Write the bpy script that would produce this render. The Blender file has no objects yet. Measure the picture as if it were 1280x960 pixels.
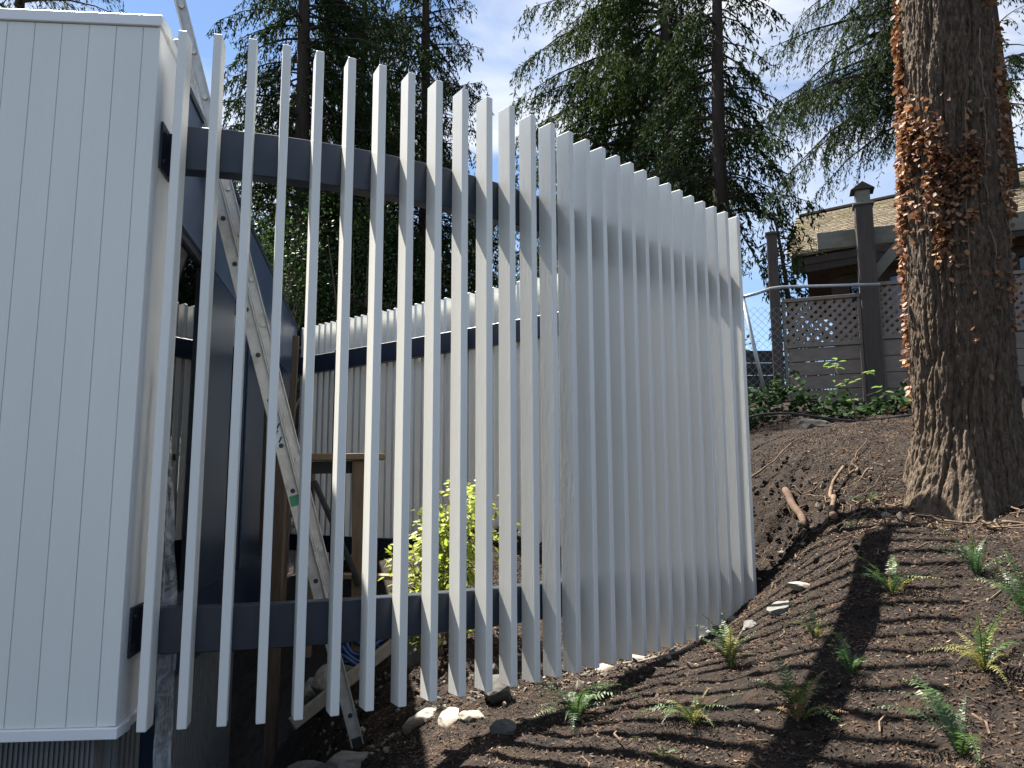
import bpy, bmesh, math, random
import numpy as np
from mathutils import Vector, Matrix

scene = bpy.context.scene
COL = scene.collection

# ------------------------------------------------------------------ camera
CZ = 1.6
PITCH, ROLL = 0.1405, -0.0038
cam_d = bpy.data.cameras.new("camera")
cam_d.sensor_width = 36.0
cam_d.lens = 970.75 / 1280 * 36.0
cam_d.clip_start = 0.05
cam_d.clip_end = 3000
cam = bpy.data.objects.new("camera", cam_d)
COL.objects.link(cam)
_cp, _sp, _c, _s = math.cos(PITCH), math.sin(PITCH), math.cos(ROLL), math.sin(ROLL)
_F = Vector((0, _cp, _sp)); _R0 = Vector((1, 0, 0)); _U0 = Vector((0, -_sp, _cp))
_R = _R0 * _c + _U0 * _s; _U = _U0 * _c - _R0 * _s
cam.matrix_world = Matrix(((_R.x, _U.x, -_F.x, 0), (_R.y, _U.y, -_F.y, 0), (_R.z, _U.z, -_F.z, CZ), (0, 0, 0, 1)))
scene.camera = cam
scene.render.resolution_x, scene.render.resolution_y = 1024, 768

# ------------------------------------------------------------------ sky and sun
SUN_AZ, SUN_EL = math.radians(-45), math.radians(56.5)      # azimuth from +Y towards +X
SDIR = Vector((math.sin(SUN_AZ) * math.cos(SUN_EL), math.cos(SUN_AZ) * math.cos(SUN_EL), math.sin(SUN_EL)))
world = bpy.data.worlds.new("World")
scene.world = world
world.use_nodes = True
wn, wl = world.node_tree.nodes, world.node_tree.links
wn.clear()
w_out = wn.new("ShaderNodeOutputWorld")
w_bg = wn.new("ShaderNodeBackground")
w_bg.inputs["Strength"].default_value = 0.05
sky = wn.new("ShaderNodeTexSky")
sky.sky_type = 'NISHITA'
sky.sun_disc = False
sky.sun_elevation = SUN_EL
sky.sun_rotation = SUN_AZ
sky.altitude = 1200
sky.air_density = 1.0
sky.dust_density = 0.05
sky.ozone_density = 1.6
w_geo = wn.new("ShaderNodeTexCoord")
w_sep = wn.new("ShaderNodeSeparateXYZ")
w_add = wn.new("ShaderNodeMath"); w_add.operation = 'MAXIMUM'; w_add.inputs[1].default_value = 0.0
w_add2 = wn.new("ShaderNodeMath"); w_add2.operation = 'ADD'; w_add2.inputs[1].default_value = 0.22
w_div = wn.new("ShaderNodeVectorMath"); w_div.operation = 'DIVIDE'
w_cmb = wn.new("ShaderNodeCombineXYZ")
w_noise = wn.new("ShaderNodeTexNoise")
w_noise.inputs["Scale"].default_value = 1.15
w_noise.inputs["Detail"].default_value = 7
w_noise.inputs["Roughness"].default_value = 0.56
w_noise.inputs["Distortion"].default_value = 0.5
w_map = wn.new("ShaderNodeMapping")
w_map.inputs["Location"].default_value = (6.6, 9.1, 0.0)
w_map.inputs["Rotation"].default_value = (0, 0, 0.0)
w_map.inputs["Scale"].default_value = (1.0, 1.7, 1.0)
w_ramp = wn.new("ShaderNodeValToRGB")
w_ramp.color_ramp.elements[0].position = 0.42
w_ramp.color_ramp.elements[0].color = (0, 0, 0, 1)
w_ramp.color_ramp.elements[1].position = 0.66
w_ramp.color_ramp.elements[1].color = (1, 1, 1, 1)
w_low = wn.new("ShaderNodeMapRange")            # clouds thin out towards the horizon
w_low.inputs["From Min"].default_value = 0.19; w_low.inputs["From Max"].default_value = 0.36
w_mul = wn.new("ShaderNodeMath"); w_mul.operation = 'MULTIPLY'
w_mul2 = wn.new("ShaderNodeMath"); w_mul2.operation = 'MULTIPLY'; w_mul2.inputs[1].default_value = 0.9
w_mix = wn.new("ShaderNodeMix"); w_mix.data_type = 'RGBA'
w_mix.inputs[7].default_value = (6.3, 6.3, 6.3, 1)
wl.new(w_geo.outputs["Generated"], w_sep.inputs[0])
wl.new(w_sep.outputs["Z"], w_add.inputs[0]); wl.new(w_add.outputs[0], w_add2.inputs[0])
wl.new(w_add2.outputs[0], w_cmb.inputs[0]); wl.new(w_add2.outputs[0], w_cmb.inputs[1])
w_cmb.inputs[2].default_value = 1.0
wl.new(w_geo.outputs["Generated"], w_div.inputs[0]); wl.new(w_cmb.outputs[0], w_div.inputs[1])
wl.new(w_div.outputs[0], w_map.inputs["Vector"])
wl.new(w_map.outputs[0], w_noise.inputs["Vector"])
wl.new(w_noise.outputs["Fac"], w_ramp.inputs[0])
wl.new(w_sep.outputs["Z"], w_low.inputs["Value"])
wl.new(w_ramp.outputs["Color"], w_mul.inputs[0]); wl.new(w_low.outputs[0], w_mul.inputs[1])
wl.new(w_mul.outputs[0], w_mul2.inputs[0])
wl.new(w_mul2.outputs[0], w_mix.inputs[0])
wl.new(sky.outputs[0], w_mix.inputs[6])
wl.new(w_mix.outputs[2], w_bg.inputs["Color"])
wl.new(w_bg.outputs[0], w_out.inputs["Surface"])

sun_d = bpy.data.lights.new("sun", 'SUN')
sun_d.energy = 5.0
sun_d.angle = math.radians(0.5)
sun_d.color = (1.0, 0.94, 0.84)
sun = bpy.data.objects.new("sun", sun_d)
sun.rotation_euler = SDIR.to_track_quat('Z', 'Y').to_euler()
sun.location = SDIR * 50
COL.objects.link(sun)

scene.view_settings.view_transform = 'Standard'
scene.view_settings.look = 'None'
scene.view_settings.exposure = 2.0
scene.view_settings.gamma = 1.0

rng = np.random.default_rng(7)
random.seed(7)

# ------------------------------------------------------------------ numeric helpers
def _hash(ix, iy, iz, seed):
    h = (ix.astype(np.int64) * 374761393 + iy.astype(np.int64) * 668265263 + iz.astype(np.int64) * 2147483647 + seed * 974634777) & 0xFFFFFFFF
    h = ((h ^ (h >> 13)) * 1274126177) & 0xFFFFFFFF
    h = ((h ^ (h >> 16)) * 2246822519) & 0xFFFFFFFF
    return ((h ^ (h >> 15)) & 0xFFFFFF) / float(0xFFFFFF)

def vnoise(x, y, z=0.0, seed=0):
    x = np.asarray(x, float); y = np.asarray(y, float) + 0 * x; z = np.asarray(z, float) + 0 * x
    ix, iy, iz = np.floor(x), np.floor(y), np.floor(z)
    fx, fy, fz = x - ix, y - iy, z - iz
    fx, fy, fz = [t * t * (3 - 2 * t) for t in (fx, fy, fz)]
    r = 0
    for dx in (0, 1):
        for dy in (0, 1):
            for dz in (0, 1):
                w = (fx if dx else 1 - fx) * (fy if dy else 1 - fy) * (fz if dz else 1 - fz)
                r = r + w * _hash(ix + dx, iy + dy, iz + dz, seed)
    return r * 2 - 1

def fbm(x, y, z=0.0, octv=4, seed=0, gain=0.5):
    a, r, f = 1.0, 0, 1.0
    for o in range(octv):
        r = r + a * vnoise(np.asarray(x) * f, np.asarray(y) * f, np.asarray(z) * f, seed + o * 17)
        a *= gain; f *= 2.03
    return r

# ------------------------------------------------------------------ materials
def nd(nt, kind, **kw):
    n = nt.nodes.new(kind)
    for k, v in kw.items():
        setattr(n, k, v)
    return n

def mat(name, c1, c2=None, scale=8.0, rough=0.6, bump=0.0, bscale=None, stretch=(1, 1, 1), metallic=0.0, spec=0.5,
        island=0.0, trans=0.0, each=0.0, detail=5, rmix=0.0, c3=None, c3pos=0.62, coord="Object", contrast=(0.3, 0.7)):
    """Principled material: two colours mixed by noise, optional third colour in patches, bump, per-piece variation."""
    m = bpy.data.materials.new(name)
    m.use_nodes = True
    nt = m.node_tree
    b = nt.nodes["Principled BSDF"]
    b.inputs["Roughness"].default_value = rough
    b.inputs["Metallic"].default_value = metallic
    b.inputs["Specular IOR Level"].default_value = spec
    c2 = c2 or c1
    tc = nd(nt, "ShaderNodeTexCoord")
    mp = nd(nt, "ShaderNodeMapping")
    mp.inputs["Scale"].default_value = stretch
    nt.links.new(tc.outputs[coord], mp.inputs["Vector"])
    nz = nd(nt, "ShaderNodeTexNoise")
    nz.inputs["Scale"].default_value = scale
    nz.inputs["Detail"].default_value = detail
    nz.inputs["Roughness"].default_value = 0.62
    nt.links.new(mp.outputs[0], nz.inputs["Vector"])
    rp = nd(nt, "ShaderNodeValToRGB")
    rp.color_ramp.elements[0].position, rp.color_ramp.elements[1].position = contrast
    rp.color_ramp.elements[0].color = (*c1, 1)
    rp.color_ramp.elements[1].color = (*c2, 1)
    nt.links.new(nz.outputs["Fac"], rp.inputs[0])
    out = rp.outputs["Color"]
    if c3:
        n3 = nd(nt, "ShaderNodeTexNoise")
        n3.inputs["Scale"].default_value = scale * 0.35
        n3.inputs["Detail"].default_value = 6
        nt.links.new(mp.outputs[0], n3.inputs["Vector"])
        r3 = nd(nt, "ShaderNodeValToRGB")
        r3.color_ramp.elements[0].position = c3pos - 0.06
        r3.color_ramp.elements[1].position = c3pos + 0.06
        nt.links.new(n3.outputs["Fac"], r3.inputs[0])
        mx = nd(nt, "ShaderNodeMix", data_type='RGBA')
        nt.links.new(r3.outputs["Color"], mx.inputs[0])
        nt.links.new(out, mx.inputs[6])
        mx.inputs[7].default_value = (*c3, 1)
        out = mx.outputs[2]
    if island:
        gi = nd(nt, "ShaderNodeNewGeometry")
        mr = nd(nt, "ShaderNodeMapRange")
        mr.inputs["To Min"].default_value = 1 - island
        mr.inputs["To Max"].default_value = 1 + island
        nt.links.new(gi.outputs["Random Per Island"], mr.inputs["Value"])
        hs = nd(nt, "ShaderNodeHueSaturation")
        nt.links.new(mr.outputs[0], hs.inputs["Value"])
        m2 = nd(nt, "ShaderNodeMath", operation='MULTIPLY_ADD')
        m2.inputs[1].default_value = 0.05 * island; m2.inputs[2].default_value = 0.5 - 0.025 * island
        nt.links.new(gi.outputs["Random Per Island"], m2.inputs[0])
        nt.links.new(m2.outputs[0], hs.inputs["Hue"])
        nt.links.new(out, hs.inputs["Color"])
        out = hs.outputs["Color"]
    if each:
        oi = nd(nt, "ShaderNodeObjectInfo")
        me_ = nd(nt, "ShaderNodeMapRange")
        me_.inputs["To Min"].default_value = 1 - each
        me_.inputs["To Max"].default_value = 1 + each
        nt.links.new(oi.outputs["Random"], me_.inputs["Value"])
        he = nd(nt, "ShaderNodeHueSaturation")
        nt.links.new(me_.outputs[0], he.inputs["Value"])
        nt.links.new(out, he.inputs["Color"])
        out = he.outputs["Color"]
    nt.links.new(out, b.inputs["Base Color"])
    if rmix:
        rr = nd(nt, "ShaderNodeMapRange")
        rr.inputs["To Min"].default_value = rough - rmix
        rr.inputs["To Max"].default_value = rough + rmix
        nt.links.new(nz.outputs["Fac"], rr.inputs["Value"])
        nt.links.new(rr.outputs[0], b.inputs["Roughness"])
    if bump:
        bz = nd(nt, "ShaderNodeTexNoise")
        bz.inputs["Scale"].default_value = bscale or scale * 2
        bz.inputs["Detail"].default_value = 8
        nt.links.new(mp.outputs[0], bz.inputs["Vector"])
        bp = nd(nt, "ShaderNodeBump")
        bp.inputs["Strength"].default_value = 0.8
        bp.inputs["Distance"].default_value = bump
        nt.links.new(bz.outputs["Fac"], bp.inputs["Height"])
        nt.links.new(bp.outputs[0], b.inputs["Normal"])
    if trans:
        tr = nd(nt, "ShaderNodeBsdfTranslucent")
        nt.links.new(out, tr.inputs["Color"])
        ms = nd(nt, "ShaderNodeMixShader")
        ms.inputs[0].default_value = trans
        nt.links.new(b.outputs[0], ms.inputs[1])
        nt.links.new(tr.outputs[0], ms.inputs[2])
        nt.links.new(ms.outputs[0], nt.nodes["Material Output"].inputs["Surface"])
    return m

def glass_mat(name, tint, fres=1.5, rough=0.0):
    m = bpy.data.materials.new(name)
    m.use_nodes = True
    nt = m.node_tree
    nt.nodes.remove(nt.nodes["Principled BSDF"])
    t = nd(nt, "ShaderNodeBsdfTransparent"); t.inputs["Color"].default_value = (*tint, 1)
    g = nd(nt, "ShaderNodeBsdfGlossy"); g.inputs["Roughness"].default_value = rough
    f = nd(nt, "ShaderNodeFresnel"); f.inputs["IOR"].default_value = fres
    x = nd(nt, "ShaderNodeMixShader")
    nt.links.new(f.outputs[0], x.inputs[0]); nt.links.new(t.outputs[0], x.inputs[1]); nt.links.new(g.outputs[0], x.inputs[2])
    nt.links.new(x.outputs[0], nt.nodes["Material Output"].inputs["Surface"])
    return m

M = {}
M['slat'] = mat("white_slat_paint", (.70, .70, .665), (.755, .752, .715), 3.0, .42, .0009, 60, stretch=(1, 1, .15), rmix=.1, each=.035, c3=(.60, .59, .55), c3pos=.70)
M['siding'] = mat("white_siding_paint", (.69, .70, .655), (.75, .755, .71), 2.2, .5, .0010, 90, stretch=(1, 1, .2), rmix=.1, each=.022, c3=(.60, .605, .57), c3pos=.68)
M['trim'] = mat("white_trim_metal", (.74, .75, .76), (.79, .80, .80), 4, .38)
M['steel'] = mat("dark_blue_grey_steel", (0.0160, 0.0240, 0.0400), (0.0224, 0.0320, 0.0512), 6, .36, .0004, 80, rmix=.1)
M['panel'] = mat("slate_blue_metal_panel", (0.0495, 0.0765, 0.1350), (0.0675, 0.0990, 0.1620), 2.0, .33, .0005, 30, rmix=.1)
M['navy'] = mat("navy_window_panel", (0.0108, 0.0234, 0.0540), (0.0162, 0.0324, 0.0702), 3, .28)
M['frame'] = mat("black_window_frame", (.02, .025, .035), (.03, .035, .045), 5, .35)
M['rib'] = mat("charcoal_corrugated_metal", (.14, .15, .16), (.19, .20, .21), 5, .5, .0005, 40)
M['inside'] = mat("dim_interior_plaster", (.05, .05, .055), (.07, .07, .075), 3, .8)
M['floorwood'] = mat("brown_floor_boards", (.10, .055, .03), (.16, .09, .05), 3, .5, stretch=(1, 8, 1))
M['roofing'] = mat("grey_flat_roofing", (.12, .12, .12), (.18, .18, .18), 6, .9, .004)
M['glass'] = glass_mat("window_glass", (.35, .42, .48), 1.9)
M['film'] = None
M['alu'] = mat("weathered_aluminium", (0.3570, 0.3485, 0.3315), (0.5270, 0.5100, 0.4845), 14, .42, .0008, 70, metallic=.55, rmix=.14, c3=(0.2550, 0.2465, 0.2295), c3pos=.66)
M['black'] = mat("black_rubber_and_hole", (.012, .012, .013), (.02, .02, .02), 9, .5)  # rubber feet, and the painted dark of the rung holes
M['stick_g'] = mat("green_sticker", (.02, .16, .09), (.03, .2, .11), 20, .4)
M['stick_w'] = mat("pale_blue_sticker", (.42, .50, .55), (.55, .60, .62), 30, .4)
M['stick_k'] = mat("black_print", (.02, .02, .02), None, 20, .4)
M['timber'] = mat("weathered_brown_timber", (0.1040, 0.0680, 0.0440), (0.1920, 0.1320, 0.0880), 6, .75, .003, 20, stretch=(4, 4, .5))
M['newtimber'] = mat("raw_tan_timber", (0.1700, 0.1100, 0.0600), (0.2300, 0.1550, 0.0900), 6, .7, .002, 20, stretch=(.5, 4, 4))
M['gtimber'] = mat("grey_dry_timber", (0.1680, 0.1470, 0.1190), (0.2520, 0.2170, 0.1750), 7, .8, .003, 25, stretch=(3, 3, 3))
M['soil'] = mat("dark_mulch_soil", (0.0040, 0.0029, 0.0024), (0.0230, 0.0155, 0.0115), 14, .95, .024, 60, detail=10, c3=(0.028, 0.0175, 0.0115), c3pos=.60, contrast=(.34, .66), spec=.25)
M['chip'] = mat("mulch_chip", (0.020, 0.0135, 0.010), (0.080, 0.050, 0.036), 3, .9, island=.95, spec=.2)
M['litter'] = mat("pale_litter_flake", (0.1260, 0.0855, 0.0585), (0.2430, 0.1710, 0.1170), 3, .9, island=.5, spec=.2)
M['rock'] = mat("grey_rock", (0.0850, 0.0824, 0.0765), (0.1870, 0.1785, 0.1615), 7, .9, .012, 22, c3=(0.0765, 0.0765, 0.0638), c3pos=.6)
M['palerock'] = mat("pale_limestone", (0.2016, 0.1800, 0.1512), (0.3312, 0.3024, 0.2592), 7, .85, .010, 22, c3=(0.1008, 0.0792, 0.0612), c3pos=.56)
M['rubble'] = mat("soil_stained_rubble", (0.0640, 0.0520, 0.0416), (0.2000, 0.1760, 0.1440), 11, .9, .008, 30, island=.5)
M['darkrock'] = mat("dark_basalt", (0.0400, 0.0384, 0.0360), (0.0880, 0.0840, 0.0760), 8, .85, .012, 25)
M['bark'] = mat("fir_bark", (.034, .025, .018), (.150, .112, .082), 22, .95, .034, 42, stretch=(1.6, 1.6, .5), c3=(0.0551, 0.0498, 0.0282), c3pos=.70, spec=.2)
M['farbark'] = mat("dark_conifer_bark", (0.0315, 0.0245, 0.0196), (0.0595, 0.0462, 0.0364), 7, .95, .02, 20, stretch=(2, 2, .4), spec=.2)
M['root'] = mat("dry_root_wood", (0.0726, 0.0497, 0.0330), (0.2057, 0.1444, 0.0990), 22, .9, .004, 40, spec=.2)
M['log'] = mat("reddish_broken_branch", (.055, .034, .024), (.135, .088, .062), 9, .9, .004, 30, spec=.2)
M['ivy'] = mat("dead_ivy_leaf", (0.1500, 0.0615, 0.0300), (0.3000, 0.1575, 0.0863), 4, .65, island=.55, trans=.25)
M['ivystem'] = mat("ivy_stem", (.12, .09, .065), (.2, .15, .11), 9, .9)
M['needle'] = mat("conifer_needles", (0.0173, 0.0330, 0.0071), (0.0426, 0.0638, 0.0131), .9, .75, island=.6, trans=.35, spec=.08)
M['needle_d'] = mat("dark_conifer_needles", (0.0116, 0.0238, 0.0074), (0.0264, 0.0444, 0.0120), .9, .75, island=.6, trans=.28, spec=.08)
M['needle_b'] = mat("blue_green_conifer_needles", (0.0205, 0.0380, 0.0123), (0.0435, 0.0656, 0.0224), .9, .75, island=.6, trans=.3, spec=.08)
M['leaf'] = mat("green_broad_leaf", (0.0255, 0.0536, 0.0112), (0.0536, 0.0918, 0.0229), 1.2, .5, island=.5, trans=.4)
M['leaf_y'] = mat("yellow_green_maple_leaf", (0.2210, 0.2890, 0.0382), (0.3570, 0.3910, 0.0765), 2, .5, island=.35, trans=.5)
M['leaf_g'] = mat("ground_cover_leaf", (0.0140, 0.0350, 0.0110), (0.0350, 0.0650, 0.0225), 2, .75, island=.5, trans=.3, spec=.15)
M['leaf_s'] = mat("fresh_sapling_leaf", (0.1190, 0.2040, 0.0425), (0.2040, 0.2890, 0.0850), 2, .4, island=.3, trans=.45)
M['fern'] = mat("green_fern_frond", (0.0382, 0.0808, 0.0204), (0.0850, 0.1403, 0.0382), 6, .5, island=.35, trans=.4)
M['fern_d'] = mat("deep_green_fern_frond", (0.0238, 0.0561, 0.0221), (0.0527, 0.0978, 0.0357), 6, .5, island=.35, trans=.35)
M['fern_y'] = mat("yellowing_fern_frond", (0.1445, 0.1445, 0.0382), (0.2550, 0.2295, 0.0680), 6, .6, island=.35, trans=.4)
M['fern_b'] = mat("withered_fern_frond", (.17, .09, .04), (.30, .19, .09), 6, .7, island=.35, trans=.3)
M['plank'] = mat("stained_fence_plank", (0.1489, 0.1183, 0.0983), (0.2126, 0.1720, 0.1450), 4, .8, .002, 24, stretch=(.5, 4, 4))
M['darkpost'] = mat("dark_brown_fence_post", (0.0382, 0.0289, 0.0255), (0.0638, 0.0493, 0.0425), 5, .8, .003, 24, stretch=(4, 4, .5))
M['lattice'] = mat("brown_lattice_strip", (0.1725, 0.1323, 0.1150), (0.2357, 0.1898, 0.1667), 6, .8)
M['oldwood'] = mat("grey_green_old_timber", (.13, .125, .10), (.20, .19, .155), 5, .85, .003, 20, stretch=(.6, 3, 3))
M['shingle'] = mat("mossy_cedar_shingle", (0.1560, 0.1246, 0.0842), (0.2122, 0.1733, 0.1186), 3, .9, .004, 30, island=.25, c3=(0.1373, 0.1155, 0.0437), c3pos=.60)
M['housewall'] = mat("dark_brown_house_wall", (.05, .035, .028), (.08, .058, .045), 3, .8)
M['cream'] = mat("cream_blind", (.55, .42, .22), (.62, .50, .30), 3, .8)
M['galv'] = mat("galvanised_pipe", (.30, .32, .34), (.42, .44, .46), 18, .4, metallic=.6)
M['wire'] = mat("galvanised_wire", (.22, .24, .26), (.3, .32, .34), 18, .5, metallic=.5)
M['darkwood'] = mat("near_black_boards", (.018, .018, .02), (.035, .034, .034), 4, .85, stretch=(.5, 4, 4))
M['hose'] = mat("black_poly_hose", (.012, .012, .014), (.022, .022, .024), 9, .35)
M['bluepl'] = mat("blue_plastic_hose", (.015, .05, .16), (.025, .07, .2), 9, .4)

def film_mat():
    m = bpy.data.materials.new("clear_plastic_film")
    m.use_nodes = True
    nt = m.node_tree
    b = nt.nodes["Principled BSDF"]
    b.inputs["Base Color"].default_value = (.75, .78, .82, 1)
    b.inputs["Roughness"].default_value = .28
    t = nd(nt, "ShaderNodeBsdfTransparent"); t.inputs["Color"].default_value = (.92, .94, .96, 1)
    tc = nd(nt, "ShaderNodeTexCoord")
    nz = nd(nt, "ShaderNodeTexNoise"); nz.inputs["Scale"].default_value = 9; nz.inputs["Detail"].default_value = 6
    nz.inputs["Distortion"].default_value = 2.2
    nt.links.new(tc.outputs["Object"], nz.inputs["Vector"])
    mr = nd(nt, "ShaderNodeMapRange")
    mr.inputs["From Min"].default_value = .35; mr.inputs["From Max"].default_value = .75
    mr.inputs["To Min"].default_value = .12; mr.inputs["To Max"].default_value = .5
    nt.links.new(nz.outputs["Fac"], mr.inputs["Value"])
    x = nd(nt, "ShaderNodeMixShader")
    nt.links.new(mr.outputs[0], x.inputs[0]); nt.links.new(t.outputs[0], x.inputs[1]); nt.links.new(b.outputs[0], x.inputs[2])
    nt.links.new(x.outputs[0], nt.nodes["Material Output"].inputs["Surface"])
    return m
M['film'] = film_mat()

# ------------------------------------------------------------------ object helpers
ORIG = {}
def thing(name, label, cat, loc=(0, 0, 0), group=None):
    o = bpy.data.objects.new(name, None)
    o.empty_display_size = 0.1
    o.location = loc
    COL.objects.link(o)
    o['label'] = label; o['category'] = cat
    if group: o['group'] = group
    ORIG[o] = Vector(loc)
    return o

def tag(o, label, cat, group=None):
    o['label'] = label; o['category'] = cat
    if group: o['group'] = group
    return o

def link(name, me, m, parent=None, label=None, stuff=False):
    o = bpy.data.objects.new(name, me)
    COL.objects.link(o)
    if m and len(me.materials) == 0: me.materials.append(m)
    if parent is not None: o.parent = parent
    if label: o['label'] = label
    if stuff: o['kind'] = 'stuff'
    return o

def np_mesh(name, V, F, smooth=False):
    """V (n,3); F (m,k) with constant k."""
    V = np.asarray(V, np.float32); F = np.asarray(F, np.int32)
    me = bpy.data.meshes.new(name)
    k = F.shape[1]
    me.vertices.add(len(V)); me.vertices.foreach_set("co", V.ravel())
    me.loops.add(F.size); me.loops.foreach_set("vertex_index", F.ravel())
    me.polygons.add(len(F)); me.polygons.foreach_set("loop_start", np.arange(0, F.size, k, dtype=np.int32))
    me.polygons.foreach_set("loop_total", np.full(len(F), k, np.int32))
    if smooth: me.polygons.foreach_set("use_smooth", np.ones(len(F), bool))
    me.update(); me.validate()
    return me

class MB:
    """collects verts and faces of one mesh in world coordinates"""
    def __init__(s): s.v = []; s.f = []
    def add(s, v, f):
        n = len(s.v)
        s.v += [tuple(p) for p in v]
        s.f += [tuple(i + n for i in q) for q in f]
    def obox(s, c, ax, ay, az):
        """box from centre and three half-axis vectors"""
        c, ax, ay, az = Vector(c), Vector(ax), Vector(ay), Vector(az)
        v = [c + ax * i + ay * j + az * k for k in (-1, 1) for j in (-1, 1) for i in (-1, 1)]
        f = [(0, 2, 3, 1), (4, 5, 7, 6), (0, 1, 5, 4), (2, 6, 7, 3), (0, 4, 6, 2), (1, 3, 7, 5)]
        if ax.cross(ay).dot(az) < 0: f = [tuple(reversed(q)) for q in f]
        s.add(v, f)
    def beam(s, a, b, w, h, up=(0, 0, 1)):
        a, b = Vector(a), Vector(b)
        d = (b - a); L = d.length; d.normalize()
        x = d.cross(Vector(up)).normalized(); z = x.cross(d).normalized()
        s.obox((a + b) / 2, x * w / 2, d * L / 2, z * h / 2)
    def prism(s, poly, z0, z1):
        """vertical prism over a ccw polygon"""
        n = len(poly)
        v = [(p[0], p[1], z0) for p in poly] + [(p[0], p[1], z1) for p in poly]
        f = [tuple(range(n - 1, -1, -1)), tuple(range(n, 2 * n))]
        f += [(i, (i + 1) % n, n + (i + 1) % n, n + i) for i in range(n)]
        s.add(v, f)
    def tube(s, pts, r, n=6, cap=True):
        pts = [Vector(p) for p in pts]
        rs = r if isinstance(r, (list, tuple, np.ndarray)) else [r] * len(pts)
        v, f = [], []
        prev = None
        for i, p in enumerate(pts):
            t = (pts[min(i + 1, len(pts) - 1)] - pts[max(i - 1, 0)]).normalized()
            if prev is None:
                x = t.orthogonal().normalized()
            else:
                x = (prev - t * prev.dot(t)).normalized()
            prev = x
            y = t.cross(x)
            for k in range(n):
                a = 2 * math.pi * k / n
                v.append(p + (x * math.cos(a) + y * math.sin(a)) * rs[i])
        for i in range(len(pts) - 1):
            for k in range(n):
                f.append((i * n + k, i * n + (k + 1) % n, (i + 1) * n + (k + 1) % n, (i + 1) * n + k))
        if cap:
            f.append(tuple(range(n - 1, -1, -1)))
            m = (len(pts) - 1) * n
            f.append(tuple(range(m, m + n)))
        s.add(v, f)
    def mesh(s, name, origin=(0, 0, 0), bevel=0.0, smooth=False):
        me = bpy.data.meshes.new(name)
        o = Vector(origin)
        me.from_pydata([Vector(p) - o for p in s.v], [], s.f)
        me.update()
        if bevel:
            bm = bmesh.new(); bm.from_mesh(me)
            es = [e for e in bm.edges if len(e.link_faces) == 2 and e.calc_face_angle(0) > 0.6]
            bmesh.ops.bevel(bm, geom=es, offset=bevel, segments=1, affect='EDGES', clamp_overlap=True)
            bm.to_mesh(me); bm.free()
        if smooth:
            me.polygons.foreach_set("use_smooth", np.ones(len(me.polygons), bool)); me.update()
        return me

def root_of(p):
    while p.parent is not None: p = p.parent
    return p

def part(name, mb, m, parent, label=None, bevel=0.0, smooth=False, stuff=False):
    """mesh in world coordinates made a child (parents sit at the root's origin)"""
    org = ORIG[root_of(parent)]
    return link(name, mb.mesh(name, org, bevel, smooth), m, parent, label, stuff)

def solo(name, mb, m, label=None, cat=None, group=None, bevel=0.0, smooth=False, loc=(0, 0, 0)):
    o = link(name, mb.mesh(name, loc, bevel, smooth), m)
    o.location = loc
    ORIG[o] = Vector(loc)
    if label: tag(o, label, cat, group)
    return o

def structure(name, me, m):
    o = link(name, me, m)
    o['kind'] = 'structure'
    return o

# ------------------------------------------------------------------ terrain: heights through surveyed points
GP=np.array([(1.083,3.244,.541),(1.249,3.46,.646),(1.445,3.719,.749),(1.705,4.076,.861),(2.013,4.575,1.035),(2.257,4.987,1.18),(2.513,5.421,1.358),
(1.399,5.893,.535),(1.199,5.652,.509),(.889,5.266,.464),(.598,4.914,.415),(.358,4.646,.367),(-.325,4.083,.28),
(2.05,6.85,.74),(1.75,6.5,.62),(2.7,7.5,1.72),(2.85,8.6,2.1),(2.5,6.6,1.25),(3.4,6.0,1.42),(3.2,6.55,1.68),(3.95,6.1,1.7),(4.3,5.4,1.75),
(3.9,11.2,2.92),(5.07,10.8,2.83),(5.6,10.6,2.93),(3.0,11.5,2.7),(4.0,9.5,2.45),(4,16,3.3),(8,16,3.4),(11,13,3.3),
(1.74,2.8,.7),(2.5,3.8,1.08),(3.5,5.3,1.36),(2.0,2.0,.75),(0,3.2,.3),(-.9,3.4,.08),(0,0,.1),(-2,2,-.3),(2,0,.7),(4,0,1.5),(5,4,1.95),(6.5,8,2.5),(-6,0,-.8),
(-.98,5.3,-.02),(-.66,4.8,.13),(-.2,4.9,.3),(-.6,6.4,.36),(-1.2,8,.6),(0,7.5,.62),(1,7.4,.66),(-1.7,9.2,.6),(.4,6.0,.42),(-1.35,6.9,.12),(-1.62,6.5,-.35),(-1.95,6.2,-1.1),(-2.15,6.9,-1.1),(-1.75,4.8,-1.2),(-2.35,7.6,-1.1),(-1.6,4.2,-1.0),(-1.36,5.6,-.38),(-1.9,7.6,-.35),(-2.6,8.4,-.9),(-2.9,10.5,.4),(-2,3.6,-.6),(-5,6,-1.5),(-6,11,-.8),
(-4,16,1.0),(1,13,1.6),(-9,18,1.0),(2,20,2.0),(0,-6,.0),(9,-4,2.5),(-9,-5,-1)])
def _tps(r2): return 0.5*r2*np.log(r2+1e-9)
def _fit():
    n=len(GP);X=GP[:,:2];D=((X[:,None]-X[None])**2).sum(-1)
    K=_tps(D)+np.eye(n)*0.006;Pm=np.c_[np.ones(n),X]
    A=np.block([[K,Pm],[Pm.T,np.zeros((3,3))]])
    return np.linalg.solve(A,np.r_[GP[:,2],0,0,0])
_W=_fit()
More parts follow.
